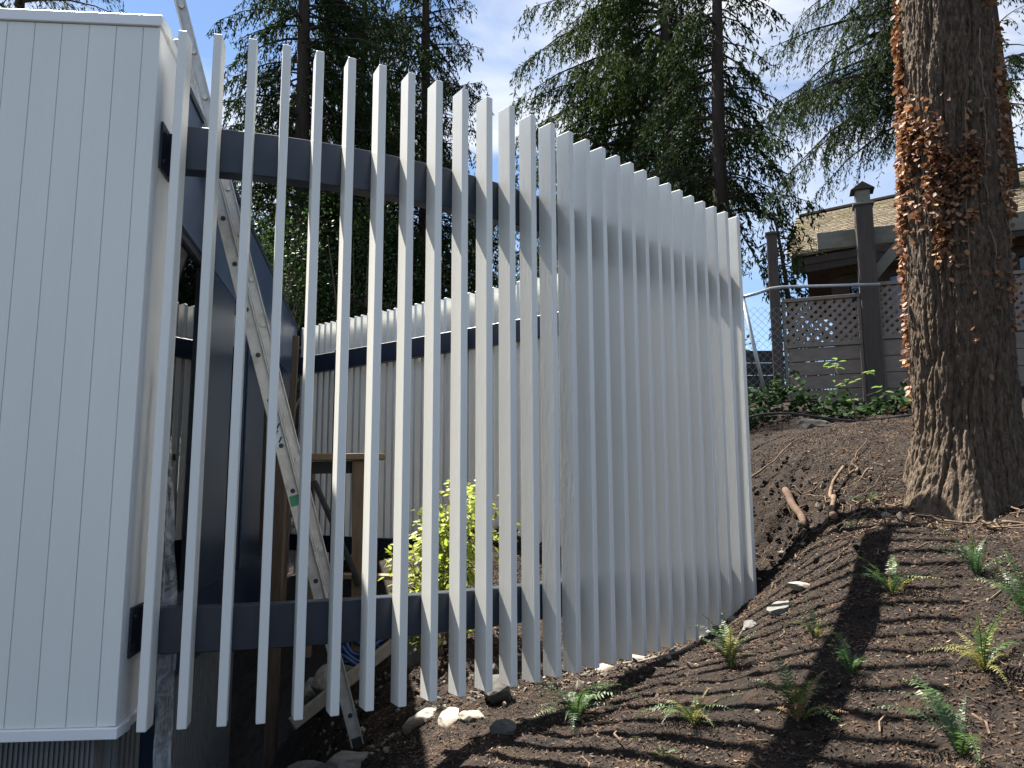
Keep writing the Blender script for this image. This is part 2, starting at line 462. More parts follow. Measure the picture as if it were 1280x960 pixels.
def base_z(x,y):
    x=np.asarray(x,float);y=np.asarray(y,float)
    sh=np.broadcast(x,y).shape
    xx=np.broadcast_to(x,sh).ravel();yy=np.broadcast_to(y,sh).ravel()
    cx=np.clip(xx,-10,12);cy=np.clip(yy,-7,21)
    z=np.full(len(cx),_W[-3])+_W[-2]*cx+_W[-1]*cy
    for i in range(len(GP)):
        z+=_W[i]*_tps((cx-GP[i,0])**2+(cy-GP[i,1])**2)
    d=np.hypot(xx-cx,yy-cy);k=np.exp(-d/25)
    z=z*k+0.8*(1-k)
    return z.reshape(sh)

def rough_z(x, y):
    x = np.asarray(x, float); y = np.asarray(y, float)
    wild = 1 + 2.6 * np.exp(-(((x - 2.45) / .5) ** 2 + ((y - 7.2) / .9) ** 2)) + 1.2 * np.exp(-(((x + .9) / 1.2) ** 2 + ((y - 5.6) / .9) ** 2))
    near = np.exp(-(np.maximum(np.hypot(x - 1.5, y - 5) - 7, 0) / 4) ** 2)
    d = 0.040 * fbm(x * 1.3, y * 1.3, 0, 3, 3) * wild + 0.009 * fbm(x * 7, y * 7, 0, 3, 9) * wild ** 1.5
    lump = np.maximum(vnoise(x * 11 + 2 * vnoise(x * 3, y * 3, 0, 8), y * 14, 0, 31), 0) ** 2 * (1 + vnoise(x * 2.2, y * 2.2, 0, 55))
    d = d + 0.005 * lump + 0.006 * vnoise(x * 34, y * 34, 0, 41)
    return d * (0.25 + 0.75 * near)

def ground_z(x, y):
    return base_z(x, y) + rough_z(x, y)

def gz(x, y):
    return float(ground_z(np.array([x]), np.array([y]))[0])

def _axis(a, b, step, far):
    core = np.arange(a, b, step)
    out, s, p = [], step, b
    while p < far:
        out.append(p); s *= 1.28; p += s
    lo, s, p = [], step, a
    while p > -far:
        s *= 1.28; p -= s; lo.append(p)
    return np.r_[np.array(lo[::-1]), core, np.array(out)]

_gx = _axis(-2.8, 5.2, 0.026, 900); _gy = _axis(2.0, 11.6, 0.03, 900)
_X, _Y = np.meshgrid(_gx, _gy)
_Z = ground_z(_X, _Y)
_nx, _ny = len(_gx), len(_gy)
_i = np.arange(_nx * _ny).reshape(_ny, _nx)
_Fq = np.stack([_i[:-1, :-1], _i[:-1, 1:], _i[1:, 1:], _i[1:, :-1]], -1).reshape(-1, 4)
structure('ground', np_mesh('ground', np.stack([_X, _Y, _Z], -1).reshape(-1, 3), _Fq, True), M['soil'])

# mulch chips and pale flakes lying loose on the soil
def scatter(n, cx, cy, sx, sy):
    return cx + (rng.random(n) - .5) * 2 * sx, cy + (rng.random(n) - .5) * 2 * sy

def shards(name, x, y, lmin, lmax, m, lift=.004, flat=.35):
    n = len(x)
    z = ground_z(x, y) + lift
    L = lmin + (lmax - lmin) * rng.random(n) ** 2
    W = L * (.18 + .3 * rng.random(n)); H = L * .12
    a = rng.random(n) * 2 * np.pi; tilt = (rng.random(n) - .35) * flat * 2
    d = np.stack([np.cos(a) * np.cos(tilt), np.sin(a) * np.cos(tilt), np.sin(tilt)], -1)
    s = np.stack([-np.sin(a), np.cos(a), (rng.random(n) - .5) * .8], -1)
    c = np.stack([x, y, z], -1)
    up = np.array([0, 0, 1.0]) * H[:, None] * 1.6
    V = np.stack([c - d * L[:, None] / 2 + up, c + s * W[:, None] / 2, c + d * L[:, None] / 2 + up * rng.random(n)[:, None], c - s * W[:, None] / 2], 1).reshape(-1, 3)
    b = np.arange(n)[:, None] * 4
    F = np.concatenate([b + np.array([[0, 3, 2]]), b + np.array([[0, 2, 1]])], 1).reshape(-1, 3)
    o = link(name, np_mesh(name, V, F), m, stuff=True)
    return o

_x, _y = scatter(320000, 1.7, 5.2, 3.6, 3.4)
_x2, _y2 = scatter(26000, 3.6, 9.4, 1.6, 1.0)
_x = np.r_[_x, _x2]; _y = np.r_[_y, _y2]
_k = (_x > -.6 - (_y - 4) * .3) & (fbm(_x * 1.9, _y * 1.9, 0, 3, 91) + 1.6 * rng.random(len(_x)) > .02)
o = shards('mulch', _x[_k], _y[_k], .005, .034, M['chip'], .004, .6)
o['label'] = 'dark brown bark mulch chips covering the slope'; o['category'] = 'mulch'
_x, _y = scatter(8500, 1.7, 5.2, 4.0, 3.2)
_k = vnoise(_x * 1.1, _y * 1.1, 0, 77) + rng.random(len(_x)) > .45
_x3 = 3.05 + .45 * rng.normal(size=1500); _y3 = 6.15 + .45 * rng.normal(size=1500)
_kx = np.hypot(_x3 - 3.66, _y3 - 6.3) > .55
_x = np.r_[_x[_k], _x3[_kx]]; _y = np.r_[_y[_k], _y3[_kx]]; _k = np.ones(len(_x), bool)
o = shards('wood_litter', _x[_k], _y[_k], .007, .032, M['litter'], .008, .6)
o['label'] = 'pale dry wood flakes and leaf bits strewn over the mulch'; o['category'] = 'litter'

# ------------------------------------------------------------------ the white slat fence
FC = {'x0': -1.7194, 'y0': 3.7737, 'h0': .1708, 'k': (.3057, -.0201, -.0198), 'ds': .1758}
def fence_curve(n, s0=0.0):
    """positions and headings along the fence line every ds; negative s runs straight on"""
    out, sub = [], 20
    x, y, h, s = FC['x0'], FC['y0'], FC['h0'], 0.0
    out.append((x, y, h))
    for i in range((n - 1) * sub):
        t = FC['ds'] / sub; sm = s + t / 2
        k = FC['k'][0] + FC['k'][1] * sm + FC['k'][2] * sm * sm
        hm = h + k * t / 2
        x += math.cos(hm) * t; y += math.sin(hm) * t; h += k * t; s += t
        if (i + 1) % sub == 0: out.append((x, y, h))
    return out

ZT, ZB = 1.6 + 2.4159, 1.6 + 2.4159 - 3.5
B1 = (3.302, 3.545); B2 = (.838, 1.055)
SD, SW = .12, .044
C1 = fence_curve(28)

def slat_mesh(name, w, d, h):
    mb = MB(); mb.obox((0, 0, h / 2), (w / 2, 0, 0), (0, d / 2, 0), (0, 0, h / 2))
    return mb.mesh(name, bevel=.0035)

def curved_beam(mb, pts, off, thick, z0, z1, nrm):
    a = [(p[0] + n[0] * off, p[1] + n[1] * off) for p, n in zip(pts, nrm)]
    b = [(p[0] + n[0] * (off + thick), p[1] + n[1] * (off + thick)) for p, n in zip(pts, nrm)]
    v, f = [], []
    for (p, q) in zip(a, b):
        v += [(p[0], p[1], z0), (p[0], p[1], z1), (q[0], q[1], z1), (q[0], q[1], z0)]
    for i in range(len(a) - 1):
        for k in range(4):
            f.append((i * 4 + k, i * 4 + (k + 1) % 4, (i + 1) * 4 + (k + 1) % 4, (i + 1) * 4 + k))
    f.append((3, 2, 1, 0)); m = (len(a) - 1) * 4
    f.append((m, m + 1, m + 2, m + 3))
    mb.add(v, [tuple(reversed(q)) for q in f])

near = thing('slat_fence', 'curved front fence of tall white slats on dark beams, sweeping from house to slope', 'fence',
             (C1[13][0], C1[13][1], ZB))
SLAT = slat_mesh('slat', SW, SD, ZT - ZB)
SLAT.materials.append(M['slat'])
for i, (x, y, h) in enumerate(C1):
    o = link('slat', SLAT, None, near)
    dz = random.uniform(-.003, .003)
    o.location = Vector((x - math.sin(h) * SD / 2, y + math.cos(h) * SD / 2, ZB + dz)) - ORIG[near]
    o.rotation_euler = (0, 0, h + random.uniform(-.008, .008))
# beams run on from the last slat back to the house side
_pts = [(-1.905, 3.8575)] + [(-1.80, 3.8655)] + [(p[0], p[1]) for p in C1] + [(C1[-1][0] + .05, C1[-1][1] + .043)]
_hs = [.10, .12] + [p[2] for p in C1] + [C1[-1][2]]
_nr = [(-math.sin(h), math.cos(h)) for h in _hs]
for z0, z1 in (B1, B2):
    mb = MB(); curved_beam(mb, _pts, SD + .002, .10, z0, z1, _nr)
    part('beam', mb, M['steel'], near, bevel=.004)
for k in (27,):
    x, y, h = C1[k]
    mb = MB()
    mb.obox((x - math.sin(h) * .29, y + math.cos(h) * .29, 1.75), (math.cos(h) * .04, math.sin(h) * .04, 0), (-math.sin(h) * .06, math.cos(h) * .06, 0), (0, 0, 1.79))
    part('post', mb, M['steel'], near, bevel=.004)

# the far run of the same enclosure, seen from inside
_fp = np.array([(-3.06, 11.10), (-2.335, 10.577), (-1.702, 10.109), (-1.102, 9.54), (-.578, 9.17), (-.184, 8.89), (.096, 8.69), (1.12, 7.80), (2.03, 6.98)])
_tt = np.r_[0, np.cumsum(np.hypot(*np.diff(_fp, axis=0).T))]
_cx = np.polyfit(_tt, _fp[:, 0], 3); _cy = np.polyfit(_tt, _fp[:, 1], 3)
FS = .128
far = thing('slat_fence', 'white slat fence on the far side of the enclosure, seen between the front slats', 'fence', (-.5, 9.1, ZB))
_n2 = int(_tt[-1] / FS)
_P2, _N2 = [], []
for i in range(_n2 + 1):
    t = i * FS
    px, py = np.polyval(_cx, t), np.polyval(_cy, t)
    dx, dy = np.polyval(np.polyder(_cx), t), np.polyval(np.polyder(_cy), t)
    h = math.atan2(dy, dx)
    o = link('slat', SLAT, None, far)
    o.location = Vector((px - math.sin(h) * SD / 2, py + math.cos(h) * SD / 2, ZB + random.uniform(-.003, .003))) - ORIG[far]
    o.rotation_euler = (0, 0, h)
    _P2.append((px, py)); _N2.append((math.sin(h), -math.cos(h)))
for z0, z1 in (B1, B2):
    mb = MB(); curved_beam(mb, _P2, .002, .10, z0, z1, _N2)
    mb.f = [tuple(reversed(q)) for q in mb.f]
    part('beam', mb, M['steel'], far, bevel=.004)
for k in (8, 25, 40):
    p, n = _P2[k], _N2[k]
    mb = MB()
    mb.obox((p[0] + n[0] * .155, p[1] + n[1] * .155, 1.75), (n[1] * .04, -n[0] * .04, 0), (n[0] * .05, n[1] * .05, 0), (0, 0, 1.79))
    part('post', mb, M['steel'], far, bevel=.004)

# ------------------------------------------------------------------ the house on the left
A0 = Vector((-1.825, 3.745, 0))
WD = Vector((-.1752, .9845, 0)).normalized()       # along the side wall, away from the camera
WO = Vector((WD.y, -WD.x, 0))                      # outwards from the side wall (towards the enclosure)
FD = Vector((-.9968, -.08, 0)).normalized()        # along the front, to the left
FO = Vector((-FD.y, FD.x, 0)) * 1.0                # outwards from the front (towards the camera)
if FO.y > 0: FO = -FO
house = thing('house', 'modern house end with white vertical board front and dark glazed side wall', 'house', (A0.x, A0.y, ZB))
def wb(mb, s0, s1, z0, z1, d0, d1):
    """box on the side wall: s along, d outwards"""
    c = A0 + WD * (s0 + s1) / 2 + WO * (d0 + d1) / 2 + Vector((0, 0, (z0 + z1) / 2))
    mb.obox(c, WD * (s1 - s0) / 2, WO * (d1 - d0) / 2, (0, 0, (z1 - z0) / 2))
def fb(mb, s0, s1, z0, z1, d0, d1):
    c = A0 + FD * (s0 + s1) / 2 + FO * (d0 + d1) / 2 + Vector((0, 0, (z0 + z1) / 2))
    mb.obox(c, FD * (s1 - s0) / 2, FO * (d1 - d0) / 2, (0, 0, (z1 - z0) / 2))

# front: backing wall carrying one board after another with shadow joints
mb = MB(); fb(mb, .035, 4.6, ZB + .03, 4.02, -.12, -.0062)
front = part('front_wall', mb, M['siding'], house)
s = .0
edges = [.0, .085]
while edges[-1] < 4.5: edges.append(edges[-1] + .1345)
for a, b in zip(edges[:-1], edges[1:]):
    mb = MB(); fb(mb, a + (.0013 if a else 0), b - .0013, ZB + .035, 4.012, -.0060, random.uniform(-.001, .0006))
    part('siding_board', mb, M['siding'], front, bevel=.002)
mb = MB(); fb(mb, -.012, 4.6, 4.015, 4.075, -.14, .014)
part('roof_cap', mb, M['trim'], house, bevel=.003)
mb = MB(); fb(mb, -.016, 4.6, ZB - .018, ZB + .032, -.14, .018)
part('base_trim', mb, M['trim'], house, bevel=.003)
# white return of the box
mb = MB(); wb(mb, .004, .40, ZB + .034, 4.012, -.010, .0)
part('side_panel', mb, M['trim'], house, bevel=.002)
mb = MB(); wb(mb, .016, .41, 4.015, 4.073, -.05, .013)
part('roof_cap', mb, M['trim'], house, bevel=.003)
mb = MB(); wb(mb, .02, .41, ZB - .017, ZB + .031, -.05, .017)
part('base_trim', mb, M['trim'], house, bevel=.003)
for z0, z1 in ((B1[0] - .01, B1[1] + .006), (B2[0] - .012, B2[1] + .01)):
    mb = MB(); wb(mb, .11, .30, z0, z1, .002, .014)
    bp = part('bracket_plate', mb, M['steel'], house, bevel=.003)
    for ss in (.14,):
        for zz in (z0 + .05, z1 - .05):
            b2 = MB(); c = A0 + WD * ss + WO * .014 + Vector((0, 0, zz))
            b2.tube([c, c + WO * .012], .011, 6)
            part('bolt_head', b2, M['frame'], bp)
# parapet panels of the side wall
WE = 7.50
mb = MB(); wb(mb, .42, WE - .01, 3.22, 3.99, -.10, -.012)
part('parapet_backing', mb, M['frame'], house)
for a, b in ((.42, 1.62), (1.62, 3.05), (3.05, 4.40), (4.40, 5.75), (5.75, WE)):
    mb = MB(); wb(mb, a + .004, b - .004, 3.20, 3.985, -.01, .0)
    part('parapet_panel', mb, M['panel'], house, bevel=.002)
mb = MB(); wb(mb, .412, WE + .01, 3.99, 4.035, -.16, .012)
part('roof_cap', mb, M['frame'], house, bevel=.003)
mb = MB(); wb(mb, .42, WE, 3.165, 3.195, -.10, .012)
part('drip_trim', mb, M['panel'], house)
# glazing and solid panels below
def window(s0, s1, z0, z1):
    fr = MB(); t = .045
    wb(fr, s0, s0 + t, z0, z1, -.07, -.004); wb(fr, s1 - t, s1, z0, z1, -.07, -.004)
    wb(fr, s0 + t, s1 - t, z0, z0 + t, -.07, -.005); wb(fr, s0 + t, s1 - t, z1 - t, z1, -.07, -.005)
    w = part('window', fr, M['frame'], house)
    gl = MB(); wb(gl, s0 + t + .001, s1 - t - .001, z0 + t + .001, z1 - t - .001, -.035, -.027)
    part('pane', gl, M['glass'], w)
segs = [(.42, 1.40, 'w'), (1.40, 2.42, 'p'), (2.42, 3.05, 'w'), (3.05, 4.35, 'p'), (4.35, 5.60, 'w'), (5.60, WE, 'p')]
for a, b, k in segs:
    if k == 'w': window(a + .003, b - .003, .96, 3.16)
    else:
        mb = MB(); wb(mb, a + .003, b - .003, .96, 3.16, -.08, .012)
        part('wall_panel', mb, M['navy'], house, bevel=.004)
        mb = MB(); wb(mb, a + .06, a + .10, .97, 3.15, .013, .03)
        part('downpipe', mb, M['navy'], house, bevel=.004)
mb = MB(); wb(mb, .42, WE, ZB, .955, -.10, -.002)
part('sill_panel', mb, M['navy'], house, bevel=.003)
# the shell behind: floor, ceiling, back walls, roof, so the glass looks into a room
def quad_pts(s0, s1, d0, d1):
    return [(A0 + WD * s0 + WO * d1).to_2d(), (A0 + WD * s1 + WO * d1).to_2d(), (A0 + WD * s1 + WO * d0).to_2d(), (A0 + WD * s0 + WO * d0).to_2d()]
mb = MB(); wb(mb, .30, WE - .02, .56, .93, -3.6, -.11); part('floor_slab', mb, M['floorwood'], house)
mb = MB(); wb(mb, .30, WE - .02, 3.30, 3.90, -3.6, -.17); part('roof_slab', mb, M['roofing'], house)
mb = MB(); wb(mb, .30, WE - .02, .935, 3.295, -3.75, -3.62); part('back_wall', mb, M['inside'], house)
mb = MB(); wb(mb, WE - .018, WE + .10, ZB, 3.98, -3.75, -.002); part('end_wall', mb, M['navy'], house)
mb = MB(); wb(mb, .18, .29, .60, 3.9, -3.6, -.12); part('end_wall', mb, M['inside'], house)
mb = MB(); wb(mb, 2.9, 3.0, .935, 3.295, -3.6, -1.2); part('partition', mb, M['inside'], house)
# corrugated base under the raised floor
mb = MB(); wb(mb, .42, 3.95, -2.0, ZB - .02, -.30, -.135)
base = part('base_wall', mb, M['rib'], house)
mb = MB(); fb(mb, .21, 4.3, -2.0, ZB - .02, -.44, -.32)
base2 = part('base_wall', mb, M['rib'], house)
mb = MB()
s = .44
while s < 3.93:
    if not (.86 < s < 1.24): wb(mb, s, s + .045, -2.0, ZB - .022, -.136, -.116)
    s += .09
part('corrugation', mb, M['rib'], base, stuff=True)
mb = MB()
s = .215
while s < 4.2:
    if not (.66 < s < .86): fb(mb, s, s + .012, -2.0, ZB - .022, -.321, -.308)
    s += .024
part('corrugation', mb, M['rib'], base2, stuff=True)
mb = MB(); wb(mb, .95, 1.23, -2.0, ZB - .03, -.137, -.118)  # flat navy panel filling the gap left between the ribs
part('base_gap_panel', mb, M['navy'], base, bevel=.003)

# ------------------------------------------------------------------ ladder leaning on the parapet
LA = Vector((-1.025, 5.39, -.03)); LB = Vector((-2.004, 4.768, 3.898))
lv = (LB - LA); LL = lv.length; lv.normalize()
wdv = Vector((-.28, .96, 0)); wdv = (wdv - lv * wdv.dot(lv)).normalized()
pdv = lv.cross(wdv).normalized()
if pdv.x < 0: pdv = -pdv
lad = thing('ladder', 'long aluminium extension ladder leaning from the ground up onto the dark parapet', 'ladder', LA)
def rail(t0, t1, off, side, depth, m):
    """C shaped rail: web plus two flanges"""
    mb = MB()
    a, b = LA + lv * t0, LA + lv * t1
    c = (a + b) / 2 + pdv * off + wdv * side
    h = lv * (t1 - t0) / 2
    mb.obox(c, h, pdv * depth / 2, wdv * .0025)
    sg = 1 if side < .1 else -1
    for e in (-1, 1):
        mb.obox(c + pdv * e * (depth / 2 - .004) - wdv * .0135 * 1.0, h, pdv * .004, wdv * .011)
    return part('rail', mb, m, lad, bevel=.0015)
WID = .40
T1, T2 = 4.75, 6.05
r1 = rail(0.0, T1, 0, 0, .082, M['alu']); r2 = rail(0.0, T1, 0, WID, .082, M['alu'])
r3 = rail(.85, T2, .078, .02, .066, M['alu']); r4 = rail(.85, T2, .078, WID - .02, .066, M['alu'])
k = 0
for t0, t1, off in ((.20, T1 - .1, 0), (1.0, T2 - .05, .078)):
    t = t0
    while t < t1:
        a = LA + lv * t + pdv * off
        mb = MB(); mb.tube([a - wdv * .003, a + wdv * WID], .016, 8)
        rg = part('rung', mb, M['alu'], lad, smooth=False)
        if off == 0:
            e = MB(); e.tube([a - wdv * .0065, a - wdv * .0031], .0165, 8)  # black disc: the dark of the hollow rung is put into its colour
            part('rung_hole_disc', e, M['black'], rg)
        t += .305
for sd in (0, WID):
    a = LA + wdv * sd
    mb = MB(); mb.obox(a + lv * .02 , pdv * .055, wdv * .02, lv * .03)
    part('rubber_foot', mb, M['black'], lad)
a = LA + lv * 2.13
mb = MB(); mb.obox(a - wdv * .0032, lv * .105, pdv * .030, wdv * .0006)
st = part('sticker', mb, M['stick_w'], lad, label='pale sticker with black markings')
mb = MB()
for q, (u, v2) in enumerate(((.07, .0), (.03, .012), (-.01, -.008), (-.06, .004))):
    mb.obox(a - wdv * .0042 + lv * u + pdv * v2, (lv * .8 + pdv * .6) * (.017 + .004 * (q % 2)), (pdv * .8 - lv * .6) * .0055, wdv * .0003)
part('printed_mark', mb, M['stick_k'], st)
a = LA + lv * 1.66
mb = MB(); mb.obox(a - wdv * .0032, lv * .035, pdv * .036, wdv * .0006)
part('sticker', mb, M['stick_g'], lad, label='green sticker')
a = LA + lv * 1.02 + pdv * .04
mb = MB(); mb.obox(a - wdv * .006, lv * .05, pdv * .012, wdv * .006); mb.obox(a - wdv * .009 + lv * .25, lv * .03, pdv * .014, wdv * .009)
part('rung_lock', mb, M['alu'], lad, bevel=.002)

# ------------------------------------------------------------------ timber left by the builders
post_z = gz(-2.3, 7.8)
tp = MB(); tp.beam((-2.31, 7.8, -1.0), (-2.30, 7.8, 2.02), .10, .10, (0, 1, 0))
solo('timber_post', tp, M['timber'], 'weathered brown timber post standing by the corrugated base behind the ladder', 'post', bevel=.005, loc=(-2.31, 7.8, -1.0))
tp = MB(); tp.beam((-2.74, 9.5, .3), (-2.69, 9.5, 3.56), .075, .05, (0, 1, 0))
solo('timber_post', tp, M['timber'], 'slim upright timber stud near the far corner of the dark parapet', 'post', bevel=.004, loc=(-2.74, 9.5, .3))
tr = thing('work_trestle', 'rough timber trestle with a plank top and diagonal brace inside the enclosure', 'trestle', (-1.37, 7.0, gz(-1.37, 7)))
mb = MB(); mb.beam((-1.88, 7.0, 1.93), (-1.16, 7.0, 1.935), .22, .055); part('top_plank', mb, M['newtimber'], tr, bevel=.004)
mb = MB(); mb.beam((-1.86, 7.03, 1.84), (-1.25, 7.03, 1.845), .05, .11); part('rail', mb, M['darkwood'], tr, bevel=.003)
mb = MB(); mb.beam((-1.351, 7.02, .25), (-1.383, 7.02, 1.90), .10, .10, (0, 1, 0)); part('post', mb, M['timber'], tr, bevel=.004)
mb = MB(); mb.beam((-1.80, 7.03, .2), (-1.82, 7.03, 1.785), .08, .08, (0, 1, 0)); part('post', mb, M['timber'], tr, bevel=.004)
mb = MB(); mb.beam((-1.76, 6.945, 1.72), (-1.33, 6.945, .82), .035, .085, (0, 1, 0)); part('brace', mb, M['darkwood'], tr, bevel=.003)
dz = MB(); dz.beam((-1.56, 5.75, .0), (-.86, 6.25, .50), .05, .085)
solo('loose_plank', dz, M['gtimber'], 'long grey plank sloping up beneath the lower dark beam beside the ladder', 'plank', bevel=.003, loc=(-1.56, 5.75, 0))
dz = MB(); dz.beam((-1.62, 7.6, .83), (-.95, 7.75, .80), .22, .04)
solo('loose_plank', dz, M['newtimber'], 'pale sunlit board lying flat behind the lower dark beam by the trestle', 'plank', bevel=.003, loc=(-1.6, 7.6, .8))
dz = MB()
for lp in range(3):
    c = Vector((-1.32 + .03 * lp, 6.8 + .02 * lp, gz(-1.32, 6.8) + .10 + .05 * lp))
    pts = [c + Vector((math.cos(a) * .15, math.sin(a) * .14, .05 * math.sin(a * 2 + lp))) for a in np.linspace(0, 6.0, 22)]
    dz.tube(pts, .016, 6)
solo('coiled_hose', dz, M['bluepl'], 'blue hose coiled on the ground beside the trestle post', 'hose', smooth=True, loc=(-1.32, 6.8, .6))

# plastic film hanging beside the first slats
nu, nv = 16, 60
V = []
for j in range(nv + 1):
    t = j / nv
    z = 2.25 - 2.1 * t
    w = .015 + .10 * min(1, t * 1.8) - .02 * max(0, t - .6)
    cx = -1.800 + .10 * t
    for i in range(nu + 1):
        u = i / nu - .5
        V.append((cx + u * w, 4.0 + .022 * math.sin(u * 9 + t * 7) + .012 * math.sin(u * 23 - t * 15) + .008 * math.sin(t * 40), z))
F = [(j * (nu + 1) + i, j * (nu + 1) + i + 1, (j + 1) * (nu + 1) + i + 1, (j + 1) * (nu + 1) + i) for j in range(nv) for i in range(nu)]
o = link('plastic_film', np_mesh('plastic_film', V, F, True), M['film'])
tag(o, 'crumpled clear plastic film hanging down behind the leftmost slats', 'plastic sheet')

# ------------------------------------------------------------------ neighbour's lattice fence and house
def on(a, b, t): return Vector(a).lerp(Vector(b), t)
gf = thing('garden_fence', 'dark brown panel fence with diamond lattice top and tall posts on the bank', 'fence', (5.1, 10.85, 2.85))
PL, PM, PR, PR2 = Vector((3.90, 11.22, 0)), Vector((5.10, 10.80, 0)), Vector((6.55, 10.30, 0)), Vector((8.1, 9.77, 0))
def fpost(p, z0, z1, w, m='darkpost'):
    mb = MB(); d = (PM - PL).normalized(); n = Vector((-d.y, d.x, 0))
    mb.obox((p.x, p.y, (z0 + z1) / 2), d * w / 2, n * w / 2, (0, 0, (z1 - z0) / 2))
    return part('post', mb, M[m], gf, bevel=.006)
fpost(PL, 2.4, 5.42, .15); pm = fpost(PM, 2.3, 5.70, .23); fpost(PR, 2.3, 5.5, .2); fpost(PR2, 2.3, 5.5, .2)
d = (PM - PL).normalized(); n = Vector((-d.y, d.x, 0))
mb = MB(); mb.obox((PL.x, PL.y, 5.435), d * .09, n * .09, (0, 0, .016)); part('post_cap', mb, M['darkpost'], gf)
# little gabled box on the tall post
mb = MB(); mb.obox((PM.x, PM.y, 5.715), d * .14, n * .14, (0, 0, .014)); mb.obox((PM.x, PM.y, 5.83), d * .095, n * .095, (0, 0, .10))
part('post_lantern', mb, M['oldwood'], gf, bevel=.003, label='grey wooden box on the tall post')
mb = MB(); c = Vector((PM.x, PM.y, 0)); zr = 5.93
vv = [c - d * .16 - n * .14 + Vector((0, 0, zr)), c + d * .16 - n * .14 + Vector((0, 0, zr)), c + d * .16 + n * .14 + Vector((0, 0, zr)), c - d * .16 + n * .14 + Vector((0, 0, zr)),
      c - n * .15 + Vector((0, 0, zr + .11)), c + n * .15 + Vector((0, 0, zr + .11))]
mb.add(vv, [(3, 2, 1, 0), (0, 1, 4), (1, 2, 5, 4), (2, 3, 5), (3, 0, 4, 5)])
part('lantern_roof', mb, M['darkpost'], gf)
def panel(a, b, zt, zm, zb, nb):
    d = (b - a).normalized(); n = Vector((-d.y, d.x, 0)); L = (b - a).length
    def bar(s0, s1, z0, z1, t, off, nm, m):
        mb = MB(); mb.obox(a + d * (s0 + s1) / 2 + n * off + Vector((0, 0, (z0 + z1) / 2)), d * (s1 - s0) / 2, n * t, (0, 0, (z1 - z0) / 2))
        return part(nm, mb, M[m], gf, bevel=.003)
    bar(.10, L - .12, zt - .05, zt, .045, 0, 'top_rail', 'plank')
    bar(.10, L - .12, zm - .045, zm + .02, .04, 0, 'mid_rail', 'plank')
    bar(.09, .14, zb, zt - .055, .03, -.002, 'stile', 'plank'); bar(L - .16, L - .12, zb, zt - .055, .03, -.002, 'stile', 'plank')
    h = (zm - .05 - zb) / nb
    for k in range(nb):
        bar(.145, L - .165, zb + k * h + .006, zb + (k + 1) * h - .006, .014, random.uniform(-.004, .004), 'plank', 'plank')
    # lattice strips both ways
    mb = MB(); x0, x1, y0, y1 = .145, L - .165, zm + .02, zt - .055
    W, H = x1 - x0, y1 - y0; st = .128
    for sg, off in ((1, -.006), (-1, .006)):
        q = -H
        while q < W + H:
            # line x = q + t (sg=1) or q - t
            pts = []
            t0 = max(0, (-q) if sg > 0 else (q - W)); t1 = min(H, (W - q) if sg > 0 else q)
            if t1 - t0 > .02:
                p = a + d * (x0 + q + sg * t0) + n * off + Vector((0, 0, y0 + t0)); r = a + d * (x0 + q + sg * t1) + n * off + Vector((0, 0, y0 + t1))
                mb.beam(p, r, .010, .050, n.cross((r - p).normalized()))
            q += st
    part('lattice', mb, M['lattice'], gf, stuff=True)
panel(PL, PM, 4.42, 3.73, 2.86, 4)
panel(PM, PR, 4.56, 3.78, 2.80, 4)
panel(PR, PR2, 4.56, 3.78, 2.80, 4)
# pergola beam and knee braces behind the posts
bo = n * .17
mb = MB(); mb.beam(on(PL, PM, .50) + bo + Vector((0, 0, 5.30)), on(PM, PR2, 1.0) + bo + Vector((0, 0, 5.30)), .09, .26); part('pergola_beam', mb, M['oldwood'], gf, bevel=.006)
mb = MB(); mb.beam(PM + bo + d * .08 + Vector((0, 0, 4.70)), PM + bo + d * .50 + Vector((0, 0, 5.17)), .08, .15); part('knee_brace', mb, M['oldwood'], gf, bevel=.004)
mb = MB(); mb.beam(PR + bo - d * .06 + Vector((0, 0, 4.72)), PR + bo - d * .55 + Vector((0, 0, 5.17)), .08, .15); part('knee_brace', mb, M['oldwood'], gf, bevel=.004)

nh = thing('neighbour_house', 'brown house with a mossy shingled roof beyond the lattice fence', 'house', (8.2, 15.5, 3.3))
E0 = Vector((5.70, 15.3, 6.38)); ED = Vector((.80, -.60, 0)).normalized()
RG0 = Vector((7.1, 18.3, 8.30)); LR = 7.5
up = RG0 - E0
rn = ED.cross(up).normalized()
if rn.z < 0: rn = -rn
mb = MB()
c0 = E0 - rn * .10
mb.add([c0, c0 + ED * LR, c0 + ED * LR + up, c0 + up, c0 - Vector((0, 0, .14)), c0 + ED * LR - Vector((0, 0, .14)), c0 + ED * LR + up - Vector((0, 0, .14)), c0 + up - Vector((0, 0, .14))],
       [(0, 1, 2, 3), (7, 6, 5, 4), (0, 4, 5, 1), (1, 5, 6, 2), (2, 6, 7, 3), (3, 7, 4, 0)])
